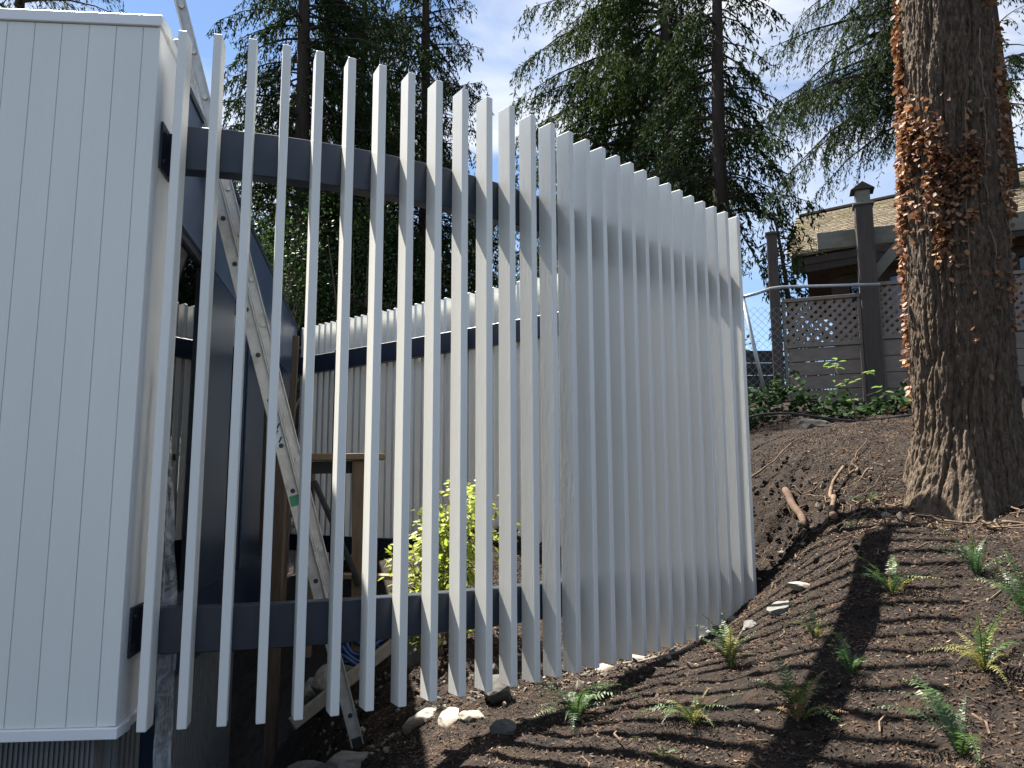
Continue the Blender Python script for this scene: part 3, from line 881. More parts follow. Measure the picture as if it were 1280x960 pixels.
# back slope
bk = Vector((1.2, 2.8, -1.9))
b0 = c0 + up
mb.add([b0 + Vector((0, 0, .001)), b0 + ED * LR + Vector((0, 0, .001)), b0 + ED * LR + bk, b0 + bk], [(0, 1, 2, 3)])
roof = part('roof', mb, M['housewall'], nh)
V, F = [], []
SL = up.length; ud = up.normalized(); q = 0; row = 0
org = ORIG[nh]
while q < SL - .05:
    s = -.04 - (row % 2) * .08
    while s < LR:
        w = random.uniform(.10, .22); g = .006
        e = random.uniform(-.02, .02); l = random.uniform(.21, .24)
        a = E0 + ED * (s + g) + ud * (q + e - .03); b = E0 + ED * min(s + w, LR) + ud * (q + e - .03)
        th = rn * random.uniform(.005, .011); ba = ud * l
        i = len(V)
        V += [a + th - rn * .05 - org, b + th - rn * .05 - org, b + th - org, a + th - org, b + ba - rn * .004 - org, a + ba - rn * .004 - org]
        F += [(i, i + 1, i + 2, i + 3), (i + 3, i + 2, i + 4, i + 5)]
        s += w
    q += .15; row += 1
link('shingle', np_mesh('shingle', V, F), M['shingle'], roof, stuff=True)
mb = MB(); mb.beam(E0 + ED * -.02 - rn * .2 - Vector((0, 0, .1)), E0 + ED * LR - rn * .2 - Vector((0, 0, .1)), .05, .20); part('fascia', mb, M['darkpost'], nh)
mb = MB(); mb.beam(E0 - rn * .12 - ED * .0, E0 + up - rn * .12, .05, .16); part('bargeboard', mb, M['darkpost'], nh)
mb = MB(); mb.beam(RG0 + rn * .02, RG0 + ED * LR + rn * .02, .16, .05); part('ridge_cap', mb, M['shingle'], nh)
inn = Vector((-ED.y, ED.x, 0))
if inn.y < 0: inn = -inn
wl0 = E0 + inn * .75 + ED * .55
mb = MB(); mb.obox(wl0 + ED * 3.5 + inn * .06 + Vector((0, 0, -1.75)), ED * 3.5, inn * .06, (0, 0, 1.72)); wall = part('wall', mb, M['housewall'], nh)
mb = MB(); mb.obox(wl0 + inn * 1.9 + ED * .06 + Vector((0, 0, -1.55)), ED * .06, inn * 1.75, (0, 0, 1.9)); part('wall', mb, M['housewall'], nh)
mb = MB(); mb.beam(wl0 - inn * .04 + Vector((0, 0, -.28)), wl0 + ED * 7 - inn * .04 + Vector((0, 0, -.28)), .08, .18); part('wall_beam', mb, M['timber'], nh)
for s0, s1 in ((.30, .85), (1.05, 1.75), (2.1, 2.9), (3.2, 4.3)):
    mb = MB()
    zc, hh = -1.0, .50
    for (a, b, c, e) in ((s0, s0 + .06, -hh, hh), (s1 - .06, s1, -hh, hh), (s0 + .06, s1 - .06, hh - .06, hh), (s0 + .06, s1 - .06, -hh, -hh + .06)):
        mb.obox(wl0 + ED * (a + b) / 2 - inn * .02 + Vector((0, 0, zc + (c + e) / 2)), ED * (b - a) / 2, inn * .03, (0, 0, (e - c) / 2))
    w = part('window', mb, M['darkpost'], nh)
    mb = MB(); mb.obox(wl0 + ED * (s0 + s1) / 2 - inn * .012 + Vector((0, 0, zc)), ED * (s1 - s0 - .125) / 2, inn * .003, (0, 0, hh - .065)); part('pane', mb, M['glass'], w)
    mb = MB(); mb.obox(wl0 + ED * (s0 + s1) / 2 - inn * .004 + Vector((0, 0, zc + .12)), ED * (s1 - s0 - .14) / 2, inn * .002, (0, 0, hh - .20)); part('blind', mb, M['cream'], w)

# chain link fence on galvanised pipes
cl = thing('chain_link_fence', 'leaning galvanised chain link fence beside the end of the white slats', 'fence', (3.4, 10.5, 2.7))
mb = MB(); mb.tube([(3.49, 10.5, 2.7), (3.205, 10.5, 4.285)], .028, 8); part('post', mb, M['galv'], cl, smooth=True)
mb = MB(); mb.tube([(3.20, 10.5, 4.29), (3.40, 10.5, 4.34), (3.60, 10.5, 4.41), (3.75, 10.48, 4.425), (5.08, 10.42, 4.44)], .022, 8); part('top_rail', mb, M['galv'], cl, smooth=True)
mb = MB(); mb.tube([(3.205, 10.5, 4.27), (3.195, 10.5, 4.32)], [.036, .02], 8); part('post_cap', mb, M['galv'], cl, smooth=True)
mb = MB()
x0, x1, zb_, zt_ = 2.3, 3.86, 2.9, 4.15
q = x0 - (zt_ - zb_)
while q < x1 + (zt_ - zb_):
    for sg in (1, -1):
        pts = []
        for t in (0, zt_ - zb_):
            x = q + (t if sg > 0 else (zt_ - zb_) - t)
            pts.append((x, t))
        (xa, ta), (xb, tb) = pts
        lo, hi = max(min(xa, xb), x0), min(max(xa, xb), x1)
        if hi - lo > .02:
            f = lambda x: ta + (x - xa) / (xb - xa) * (tb - ta)
            mb.tube([(lo, 10.52 + sg * .003, zb_ + f(lo)), (hi, 10.52 + sg * .003, zb_ + f(hi))], .0021, 4, cap=False)
    q += .105
part('wire_mesh', mb, M['wire'], cl, stuff=True)
# low black board fence behind it
db = thing('board_fence', 'low near black board fence behind the chain link wire', 'fence', (3.4, 12.2, 2.6))
for k in range(7):
    mb = MB(); mb.obox((3.0 + .02 * (k % 2), 12.2, 2.55 + k * .2), (1.25, 0, 0), (0, .015, 0), (0, 0, .096)); part('plank', mb, M['darkwood'], db, bevel=.004)
# black poly hose along the top of the bank
hp = np.array([(2.35, 9.0, 2.34), (2.755, 9.0, 2.49), (3.1, 9.0, 2.525), (3.44, 9.0, 2.50), (3.9, 9.0, 2.41), (4.3, 8.95, gz(4.3, 8.95) + .02), (4.8, 9.1, gz(4.8, 9.1) + .02)])
hs = np.linspace(0, 6, 40)
pts = [Vector((np.interp(t, range(7), hp[:, 0]), np.interp(t, range(7), hp[:, 1]), np.mean([np.interp(np.clip(t + e, 0, 6), range(7), hp[:, 2]) for e in (-.5, -.25, 0, .25, .5)]))) for t in hs]
mb = MB(); mb.tube(pts, .014, 8)
solo('poly_hose', mb, M['hose'], 'black irrigation hose arching along the top of the bank', 'hose', smooth=True, loc=pts[0])

# ------------------------------------------------------------------ the big fir on the bank
def unit(a): return a / np.maximum(np.linalg.norm(a, axis=-1, keepdims=True), 1e-9)
TZ = np.r_[np.arange(1.0, 6.9, .0165), np.arange(6.9, 14.2, .09)]
TH = np.linspace(0, 2 * np.pi, 420, endpoint=False)
CAMA = math.atan2(-6.3, -3.75)                     # direction from the trunk to the camera
def trunk_axis(z):
    return 3.60 + .0386 * (np.asarray(z) - 0) , 6.30 + 0 * np.asarray(z)
def trunk_r(z, th):
    z, th = np.broadcast_arrays(z, th)
    r = .372 - .010 * (z - 3.0) * (z > 3) + .012 * np.maximum(3.0 - z, 0)
    fl = np.maximum(2.35 - z, 0)
    lobes = .5 + .5 * np.cos(3 * (th - CAMA) + 1.0) * .8 + .25 * np.cos(7 * th + 1.3)
    r = r + fl ** 2 * (.13 + .22 * lobes)
    u, v = np.cos(th), np.sin(th)
    wob = .25 * fbm(u * 2.0, v * 2.0, z * 1.4, 2, 5)
    n1 = fbm(u * 4.2 + wob, v * 4.2 + wob, z * .9, 3, 11, .55)
    deep = np.exp(-(n1 / .17) ** 2)
    grain = fbm(u * 26, v * 26, z * 9, 3, 47)
    plate = bark_plates(th, z, 44, 9.0, 5) * .62 + bark_plates(th, z, 84, 17.0, 15) * .38
    return r + .034 * plate - .034 * deep + .0085 * grain + .02 * vnoise(u * 1.5, v * 1.5, z * .8, 3) - .018

def bark_plates(th, z, nc, zs, seed):
    """height of cracked bark plates: cells nc round the trunk, zs per metre up, jagged edges"""
    u, v = np.cos(th), np.sin(th)
    a = th / (2 * np.pi) * nc + .55 * fbm(u * 14, v * 14, z * 10, 3, seed + 2)
    b = z * zs * .55 + .75 * fbm(u * 12 + 5, v * 12, z * 7, 3, seed + 3)
    ia, ib = np.floor(a), np.floor(b)
    f1 = np.full(a.shape, 9.0); f2 = np.full(a.shape, 9.0); h = np.zeros(a.shape)
    for da in (-1, 0, 1):
        for db in (-1, 0, 1):
            ca, cb = ia + da, ib + db
            wa = np.mod(ca, nc)
            pa = ca + _hash(wa, cb, wa * 0, seed); pb = cb + _hash(wa, cb, wa * 0 + 3, seed)
            d = np.hypot((a - pa) * 1.15, (b - pb) * .8)
            hh = _hash(wa, cb, wa * 0 + 7, seed)
            n = d < f1
            f2 = np.where(n, f1, np.minimum(f2, d)); h = np.where(n, hh, h); f1 = np.where(n, d, f1)
    e = np.clip((f2 - f1) / .28, 0, 1)
    return e ** .6 * (.45 + .55 * h)
_zz, _th = np.meshgrid(TZ, TH, indexing='ij')
_r = trunk_r(_zz, _th)
_ax, _ay = trunk_axis(_zz)
V = np.stack([_ax + _r * np.cos(_th), _ay + _r * np.sin(_th), _zz], -1)
n1, n2 = len(TZ), len(TH)
_i = np.arange(n1 * n2).reshape(n1, n2)
_j = np.roll(_i, -1, 1)
F = np.stack([_i[:-1], _j[:-1], _j[1:], _i[1:]], -1).reshape(-1, 4)
fir = thing('fir_tree', 'massive old fir trunk with furrowed bark at the right, standing on the mulched bank', 'tree', (3.66, 6.3, 1.5))
link('trunk', np_mesh('trunk', V.reshape(-1, 3) - np.array(ORIG[fir]), F, True), M['bark'], fir)
def root_tube(pts, r0, r1, m, parent=None, name='root', nseg=14, sink=.35, wig=.03, label=None, cat=None, lift=0):
    P = np.array(pts, float); t = np.r_[0, np.cumsum(np.hypot(*np.diff(P, axis=0).T))]; t /= t[-1]
    tt = np.linspace(0, 1, nseg)
    x = np.interp(tt, t, P[:, 0]) + wig * vnoise(tt * 5, tt * 0 + r0 * 100, 0, 3); y = np.interp(tt, t, P[:, 1]) + wig * vnoise(tt * 5, tt * 0 + r1 * 77 + 9, 0, 8)
    rr = r0 + (r1 - r0) * tt
    z = base_z(x, y) + rr * (1 - sink) + .5 * np.abs(rough_z(x, y)) + lift + wig * .5 * vnoise(tt * 4, tt * 0 + x[0], 0, 5)
    mb = MB(); mb.tube(list(zip(x, y, z)), list(rr * (1 + .35 * vnoise(tt * 11, tt * 0 + y[0], 0, 4))), 8)
    if parent is not None: return part(name, mb, m, parent, smooth=True)
    return solo(name, mb, m, label, cat, smooth=True, loc=(x[0], y[0], z[0]))
gr_ = random.Random(77)
for k in range(4, 34):
    big = False
    a = CAMA + math.radians([-100, -62, -20, 30][k] if big else gr_.uniform(-110, 45))
    r0 = gr_.uniform(.022, .034) if big else gr_.uniform(.005, .013)
    L = gr_.uniform(.5, .8) if big else gr_.uniform(.25, .9)
    st = .55 if big else gr_.uniform(.5, 1.1)
    pts = [(3.66 + math.cos(a) * st, 6.3 + math.sin(a) * st)]
    aa = a + (0 if big else gr_.uniform(-1.2, 1.2))
    for q in range(5):
        aa += gr_.uniform(-.75, .75)
        pts.append((pts[-1][0] + math.cos(aa) * L / 5, pts[-1][1] + math.sin(aa) * L / 5))
    root_tube(pts, r0, r0 * .25, M['root'], fir, nseg=24, sink=.9 if big else .1, wig=.06, lift=0 if big else gr_.uniform(0, .03))
mbl = MB()
for k in range(34):
    z = 7.5 + k * .19; a = k * 2.4; L = 2.6 - .05 * k
    ax, ay = trunk_axis(z)
    p = [Vector((ax + math.cos(a) * (.25 + L * t), ay + math.sin(a) * (.25 + L * t), z + L * (.2 * t - .45 * t * t))) for t in (0, .35, .7, 1)]
    mbl.tube(p, [.05, .035, .02, .008], 5)
    if k < 34: part('limb', mbl, M['farbark'], fir); mbl = MB()

# ------------------------------------------------------------------ conifer builder
def needle_mesh(name, B, seed, dens=1.0, twig_gap=.085, wid=.028, slen=.11, tl=.32, org=(0, 0, 0)):
    """B: list of (base, horizontal dir, length, rise, droop, sway). Returns foliage mesh and twig mesh."""
    g = np.random.default_rng(seed)
    base = np.array([b[0] for b in B]); hd = np.array([[b[1][0], b[1][1], 0] for b in B]); L = np.array([b[2] for b in B])
    ri = np.array([b[3] for b in B]); dr = np.array([b[4] for b in B]); sw = np.array([b[5] for b in B])
    pp = np.stack([-hd[:, 1], hd[:, 0], 0 * L], -1)
    nt = np.maximum((L / twig_gap).astype(int), 3)
    bi = np.repeat(np.arange(len(B)), nt)
    t = .12 + .88 * g.random(len(bi)) ** .85
    side = np.where(g.random(len(bi)) < .5, -1.0, 1.0)
    def bpos(i, t):
        return base[i] + hd[i] * (L[i] * t)[:, None] + pp[i] * (L[i] * sw[i] * t * t)[:, None] + np.stack([0 * t, 0 * t, L[i] * (ri[i] * t - dr[i] * t * t)], -1)
    p = bpos(bi, t)
    tan = unit(hd[bi] + pp[bi] * (2 * sw[bi] * t)[:, None] + np.stack([0 * t, 0 * t, ri[bi] - 2 * dr[bi] * t], -1))
    d = unit(tan * (.3 + .45 * g.random(len(t)))[:, None] + pp[bi] * (side * (.3 + .6 * g.random(len(t))))[:, None] + np.stack([0 * t, 0 * t, -.15 - .7 * g.random(len(t))], -1))
    lt = np.clip(L[bi] * tl * (1.05 - .65 * t) * (.45 + .7 * g.random(len(t))), .12, .95)
    gr = .25 + 1.0 * g.random(len(t))
    ns = np.maximum((lt / .045 * dens).astype(int), 2)
    ti = np.repeat(np.arange(len(t)), ns)
    s = g.random(len(ti)) ** .8
    q = p[ti] + d[ti] * (lt[ti] * s)[:, None]
    q[:, 2] -= gr[ti] * lt[ti] * s * s
    td = d[ti].copy(); td[:, 2] -= 2 * gr[ti] * s
    rnd = g.normal(size=(len(ti), 3))
    sd = unit(unit(td) * .8 + rnd * .42 + np.array([0, 0, -.22]))
    ln = slen * (.55 + .8 * g.random(len(ti)))
    wv = unit(np.cross(sd, g.normal(size=(len(ti), 3)))) * (wid * (.6 + .7 * g.random(len(ti))))[:, None] * .5
    m = q + sd * (ln * .45)[:, None]
    V = np.stack([q, m + wv, q + sd * ln[:, None], m - wv], 1).reshape(-1, 3) - np.array(org)
    F = np.arange(len(V)).reshape(-1, 4)
    fol = np_mesh(name, V, F)
    # twigs as thin three-sided slivers
    e1 = p + d * (lt * .55)[:, None]; e1[:, 2] -= gr * lt * .30
    e2 = p + d * lt[:, None]; e2[:, 2] -= gr * lt
    w = np.array([0, 0, .006])
    V2 = np.stack([p + w, p - w, e1 - w * .7, e1 + w * .7, e2], 1).reshape(-1, 3) - np.array(org)
    b = np.arange(len(p))[:, None] * 5
    F2 = np.concatenate([b + np.array([[0, 1, 2]]), b + np.array([[0, 2, 3]]), b + np.array([[3, 2, 4]])], 1).reshape(-1, 3)
    return fol, np_mesh('twig', V2, F2), bpos

def conifer(label, x, y, z0, ztop, r, zlo, Lmax, nb, m, seed, dens=1.0, azs=None, lens=None, group=None, wid=.036, slen=.125, gap=.051, droop=(.25, .6), tip=.35, clear=0):
    """lens: function azimuth -> length factor"""
    g = random.Random(seed)
    T = thing('conifer_tree', label, 'tree', (x, y, z0), group)
    tz = np.linspace(z0 - .3, ztop, 34); th = np.linspace(0, 2 * np.pi, 22, endpoint=False)
    zz, tt = np.meshgrid(tz, th, indexing='ij')
    k = (zz - z0) / (ztop - z0)
    rr = r * (1 - .78 * np.clip(k, 0, 1)) * (1 + .10 * vnoise(np.cos(tt) * 3, np.sin(tt) * 3, zz * .9, seed)) + .12 * r * np.maximum(.08 - k, 0) * 10
    lean = .35 * np.sin(seed) * k ** 2
    V = np.stack([x + lean + rr * np.cos(tt), y + rr * np.sin(tt), zz], -1).reshape(-1, 3)
    i = np.arange(34 * 22).reshape(34, 22); j = np.roll(i, -1, 1)
    F = np.stack([i[:-1], j[:-1], j[1:], i[1:]], -1).reshape(-1, 4)
    link('trunk', np_mesh('trunk', V - np.array(ORIG[T]), F, True), M['farbark'], T)
    B = []
    for q in range(nb):
        u = (q + g.random()) / nb
        z = zlo + (ztop - .4 - zlo) * u ** 1.15
        a = q * 2.399 + g.uniform(-.5, .5)
        if azs and g.random() < azs[2]: a = g.uniform(azs[0], azs[1])
        if clear and math.cos(a - CAMDIR(x, y)) > .55 and g.random() < clear: a += math.pi * g.choice((.45, -.45, .6))
        f = (1 - ((z - zlo) / (ztop - zlo)) ** 2.0) * (1 - tip) + tip * (1 - (z - zlo) / (ztop - zlo) * .9)
        L = Lmax * f * g.uniform(.55, 1.08)
        if lens: L *= lens(a)
        L = max(L, .35)
        kk = (z - z0) / (ztop - z0)
        B.append(((x + .35 * math.sin(seed) * kk * kk, y, z), (math.cos(a), math.sin(a)), L, g.uniform(.0, .3), g.uniform(*droop), g.uniform(-.18, .18)))
    fol, tw, bpos = needle_mesh('crown', B, seed, dens, gap, wid, slen, org=ORIG[T])
    cr = link('crown', fol, M[m], T)
    link('twig', tw, M['farbark'], T, stuff=True)
    mb = MB()
    for q, b in enumerate(B):
        ts = np.array([0, .2, .45, .7, .95])
        P = bpos(np.full(5, q), ts)
        r0 = .010 + .011 * b[2]
        mb.tube([Vector(v) for v in P], [r0, r0 * .8, r0 * .55, r0 * .35, .005], 4, cap=False)
    part('limb', mb, M['farbark'], T)
    return T

def CAMDIR(x, y): return math.atan2(-y, -x)
def lf(az0, big, small):
    """branch length factor: long towards az0, short away"""
    return lambda a: small + (big - small) * (.5 + .5 * math.cos(a - az0))
G = 'conifers behind the slat fences'
conifer('dark conifer with thick straight trunk behind the leftmost gaps of the front slats', -5.05, 18.0, .9, 21.5, .27, 4.6, 4.2, 270, 'needle_d', 11, 1.45, clear=.85, lens=lf(.2, 1.15, .75), group=G)
conifer('conifer whose right edge borders the cloudy gap in the middle of the sky', -2.35, 20.5, 1.2, 23.0, .22, 4.6, 3.3, 250, 'needle_d', 12, 1.3, lens=lf(2.6, 1.15, .8), group=G)
conifer('left one of the two conifers above the solid-looking slats, with long branches to the left', 5.74, 27.0, 2.4, 30.0, .31, 10.2, 6.5, 265, 'needle', 13, 1.45, clear=.75, lens=lf(3.1, 1.15, .42), group=G, droop=(.3, .6), wid=.042, slen=.18, gap=.066)
conifer('right one of the two conifers above the solid-looking slats, with a bare lower trunk', 4.18, 15.0, 3.0, 16.5, .20, 7.2, 2.5, 120, 'needle_d', 14, 1.4, clear=.9, lens=lf(2.4, 1.1, .75), group=G, droop=(.4, .8))
conifer('conifer drooping over the neighbour roof, its trunk hidden by the massive fir', 7.35, 12.3, 3.2, 14.5, .17, 7.9, 3.1, 85, 'needle_b', 15, 2.5, azs=(2.6, 3.7, .6), lens=lf(3.0, 1.1, .5), group=G, wid=.018, slen=.085, gap=.045, droop=(.35, .75))
conifer('conifer at the right border of the view behind the massive fir', 9.85, 14.6, 3.3, 15.5, .20, 5.4, 1.6, 60, 'needle_b', 16, .9, group=G)
conifer('conifer behind the house roof at the top left corner', -8.7, 13.0, -.2, 13.2, .2, 9.0, 2.6, 44, 'needle_b', 17, .9, azs=(-.6, .5, .3), group=G, wid=.022, slen=.10, gap=.05)
conifer('young dark conifer squeezed between the fence post and the neighbour roof', 5.05, 13.6, 3.0, 6.7, .08, 3.2, .85, 90, 'needle_d', 18, 1.6, lens=lf(0, 1.1, .45), group=G, droop=(.2, .5), tip=.1)
conifer('conifer half hidden between the two trunks left of the cloudy gap', -5.0, 24.5, 1.2, 22.0, .24, 4.6, 3.8, 220, 'needle', 22, .9, group=G, wid=.045, slen=.19, gap=.066)
conifer('distant conifer filling the gap low behind the far slat fence', -1.2, 25.0, 1.5, 12.0, .2, 3.5, 3.2, 90, 'needle_d', 19, .8, group=G, wid=.08, slen=.21, gap=.075)
conifer('distant conifer behind the far corner of the dark parapet', -7.6, 24.5, 1.0, 15.0, .22, 3.0, 3.4, 110, 'needle', 20, .8, group=G, wid=.08, slen=.21, gap=.075)
conifer('farthest conifer between the two trunks above the far slat fence', 1.6, 27.0, 2.0, 11.5, .2, 4.0, 3.0, 70, 'needle_d', 21, .8, group=G, wid=.08, slen=.21, gap=.075)

# ------------------------------------------------------------------ broad-leaved plants
def leaves(name, C, D, size, m, parent=None, seed=1, hang=.3, stuff=True, wr=.55):
    """C centres, D rough directions; each leaf a folded six-vertex blade"""
    g = np.random.default_rng(seed)
    n = len(C)
    d = unit(D + g.normal(size=(n, 3)) * .6 + np.array([0, 0, -hang]))
    s = unit(np.cross(d, g.normal(size=(n, 3)) * .5 + np.array([0, 0, 1.0])))
    u = np.cross(s, d)
    L = size * (.6 + .7 * g.random(n))[:, None]
    w = L * wr * .5
    V = np.stack([C, C + d * L * .35 + s * w + u * L * .07, C + d * L * .75 + s * w * .7 + u * L * .05, C + d * L, C + d * L * .75 - s * w * .7 + u * L * .05, C + d * L * .35 - s * w + u * L * .07], 1).reshape(-1, 3)
    b = np.arange(n)[:, None] * 6
    F = np.concatenate([b + np.array([[0, 1, 2, 3]]), b + np.array([[0, 3, 4, 5]])], 1).reshape(-1, 4)
    org = np.array(ORIG[root_of(parent)]) if parent is not None else np.zeros(3)
    return link(name, np_mesh(name, V - org, F), m, parent, stuff=stuff)

def bush(name, label, cat, x, y, z0, h, rad, n, size, m, seed, clumps=14, stem=True, zlow=.15):
    g = np.random.default_rng(seed)
    T = thing(name, label, cat, (x, y, z0))
    cc = np.stack([g.normal(size=clumps) * rad * .55, g.normal(size=clumps) * rad * .55, h * (zlow + (1 - zlow) * g.random(clumps))], -1)
    ci = g.integers(0, clumps, n)
    off = g.normal(size=(n, 3)) * np.array([rad * .26, rad * .26, h * .075])
    C = cc[ci] + off + np.array([x, y, z0])
    D = unit(off + np.stack([cc[ci][:, 0], cc[ci][:, 1], 0 * cc[ci][:, 0]], -1) * .5)
    leaves('foliage', C, D, size, M[m], T, seed)
    if stem:
        mb = MB()
        for c in cc:
            p = [Vector((x, y, z0 - .05)), Vector((x + c[0] * .3, y + c[1] * .3, z0 + c[2] * .45)), Vector((x + c[0] * .8, y + c[1] * .8, z0 + c[2] * .85)), Vector((x + c[0], y + c[1], z0 + c[2]))]
            mb.tube(p, [.008 + .007 * h, .006 + .004 * h, .004 + .002 * h, .003], 5)
        part('stem', mb, M['ivystem'], T, smooth=True)
    return T
bush('maple_shrub', 'sunlit yellow-green maple shrub growing inside the enclosure behind the slats', 'shrub', -.50, 6.45, gz(-.5, 6.45), 1.18, .33, 1900, .064, 'leaf_y', 31, 24)
bush('maple_shrub', 'small yellow-green seedling below the lower dark beam beside the boulder', 'shrub', -.56, 6.15, gz(-.56, 6.15), .42, .14, 160, .055, 'leaf_y', 32, 6)
bush('broadleaf_tree', 'bright leafy tree to the left of the thick conifer trunk beyond the parapet', 'tree', -4.75, 14.6, .9, 6.4, 1.2, 9500, .068, 'leaf', 33, 34, zlow=.40)
bush('broadleaf_tree', 'mid green leafy tree behind the far slat fence, right of the thick conifer trunk', 'tree', -3.4, 17.0, 1.0, 6.6, 1.3, 8000, .075, 'leaf', 34, 30, zlow=.40)
bush('broadleaf_tree', 'small leafy tree seen through the chain link wire', 'tree', 4.15, 15.2, 3.1, 1.5, .7, 900, .10, 'leaf', 35, 10)
bush('broadleaf_tree', 'sunlit leafy tree beyond the neighbour roof at the right border', 'tree', 13.6, 20.5, 3.4, 6.2, 1.3, 2600, .14, 'leaf_s', 36, 22, zlow=.4)

# ground cover along the foot of the lattice fence
g = np.random.default_rng(41)
n = 1600
x = 2.9 + 2.8 * g.random(n); y = 9.75 + .9 * g.random(n) - .25 * (x - 3) * .6 + .35 * vnoise(x * 2, x * 0, 0, 5)
hh = np.maximum(.10 + .34 * vnoise(x * 2.2, y * 2.2, 0, 12) + .12 * g.random(n) + .25 * np.exp(-((x - 3.3) / .5) ** 2), 0.0) * g.random(n) ** .6
k = hh > .01
C = np.stack([x, y, ground_z(x, y) + hh], -1)[k]
o = leaves('ground_cover', C, g.normal(size=(len(C), 3)) * np.array([1, 1, .3]), .085, M['leaf_g'], None, 42, wr=.75)
tag(o, 'green leafy ground cover along the foot of the lattice fence', 'ground cover')
# sapling with a few bright leaves
sp = thing('sapling', 'thin sapling with fresh bright leaves against the lattice fence boards', 'plant', (4.02, 9.0, gz(4.02, 9.0)))
z0 = gz(4.02, 9.0)
P0 = [Vector((4.02, 9.0, z0 - .03)), Vector((3.98, 9.0, z0 + .25)), Vector((3.86, 9.02, z0 + .5)), Vector((3.78, 9.0, z0 + .72))]
mb = MB(); mb.tube(P0, [.008, .007, .005, .003], 6); mb.tube([P0[2], P0[2] + Vector((.16, -.02, .06)), P0[2] + Vector((.27, -.03, .07))], [.004, .003, .002], 5); mb.tube([P0[1], P0[1] + Vector((.15, 0, .08)), P0[1] + Vector((.36, 0, .16))], [.004, .003, .002], 5)
part('stem', mb, M['ivystem'], sp, smooth=True)
tips = [(P0[3], 9), (P0[2] + Vector((.25, -.03, .07)), 7), (P0[2], 4), (P0[1] + Vector((.34, 0, .16)), 5), (P0[1] + Vector((.03, 0, .02)), 3)]
gq = random.Random(5)
for p, n in tips:
    for q in range(n):
        a = gq.uniform(0, 6.28); d = Vector((math.cos(a), math.sin(a) * .8, gq.uniform(-.35, .3))).normalized()
        s = d.cross(Vector((0, 0, 1))).normalized(); u = s.cross(d); L = gq.uniform(.08, .14); w = L * .24
        b = p + Vector((gq.uniform(-.06, .06), gq.uniform(-.05, .05), gq.uniform(-.06, .05)))
        mb = MB(); mb.add([b, b + d * L * .4 + s * w + u * .008, b + d * L * .75 + s * w * .7, b + d * L - u * .012, b + d * L * .75 - s * w * .7, b + d * L * .4 - s * w + u * .008], [(0, 1, 2, 3), (0, 3, 4, 5)])
        part('leaf', mb, M['leaf_s'], sp)

# ------------------------------------------------------------------ dead ivy on the fir
g = np.random.default_rng(51)
def ivy_pts(n, f0, sf, z0, sz, thr, seed, sc=3.0):
    f = np.radians(np.clip(f0 + sf * g.normal(size=n), -118, 118)); z = z0 + sz * g.normal(size=n)
    k = (fbm(np.cos(f) * sc, np.sin(f) * sc, z * sc * .8, 3, seed) > thr) & (z < 6.3) & (z > 1.9)
    return np.stack([f[k], z[k]], -1)
pts = np.concatenate([
    ivy_pts(620, -90, 8, 5.2, .38, -.5, 61), ivy_pts(950, -84, 13, 4.35, .42, -.3, 62), ivy_pts(420, -92, 9, 3.3, .55, -.15, 63),
    ivy_pts(420, -52, 13, 4.55, .16, -.35, 64), ivy_pts(650, -22, 17, 4.25, .22, -.1, 65), ivy_pts(620, 20, 24, 4.15, .28, .0, 66), ivy_pts(380, -5, 12, 3.75, .16, -.2, 70),
    ivy_pts(420, 85, 14, 4.5, .55, -.05, 67), ivy_pts(150, 50, 14, 5.85, .12, -.2, 68), ivy_pts(110, 30, 30, 3.2, .3, .1, 69)])
th = CAMA + pts[:, 0]      # + is towards the right of the view
z = pts[:, 1]
r = trunk_r(z, th) + .012 + .045 * g.random(len(z))
ax, ay = trunk_axis(z)
C = np.stack([ax + r * np.cos(th), ay + r * np.sin(th), z], -1)
out = np.stack([np.cos(th), np.sin(th), 0 * th], -1); tg = np.stack([-np.sin(th), np.cos(th), 0 * th], -1)
D = out * (.35 + .5 * g.random(len(z)))[:, None] + tg * (g.normal(size=len(z)) * .6)[:, None] + np.array([0, 0, -.75])
ivy = thing('ivy', 'dead rust-brown ivy clinging to the upper trunk of the massive fir', 'ivy', (3.7, 5.95, 4.0))
leaves('leaf', C, D, .054, M['ivy'], ivy, 52, .1, wr=.72)
mb = MB()
for k in range(9):
    f = math.radians([-95, -84, -76, -60, -40, -15, 15, 45, 80][k]); zs = np.linspace([2.0, 2.2, 2.6, 3.4, 3.3, 3.4, 3.3, 3.3, 3.4][k], [5.9, 5.8, 5.2, 4.8, 4.7, 4.6, 4.7, 5.4, 5.6][k], 26)
    ff = CAMA + f + .16 * vnoise(zs * 2.1, zs * 0 + k * 3.1, 0, 9)
    rr = trunk_r(zs, ff) + .008; ax, ay = trunk_axis(zs)
    mb.tube([Vector(v) for v in np.stack([ax + rr * np.cos(ff), ay + rr * np.sin(ff), zs], -1)], .006, 5)
part('stem', mb, M['ivystem'], ivy)

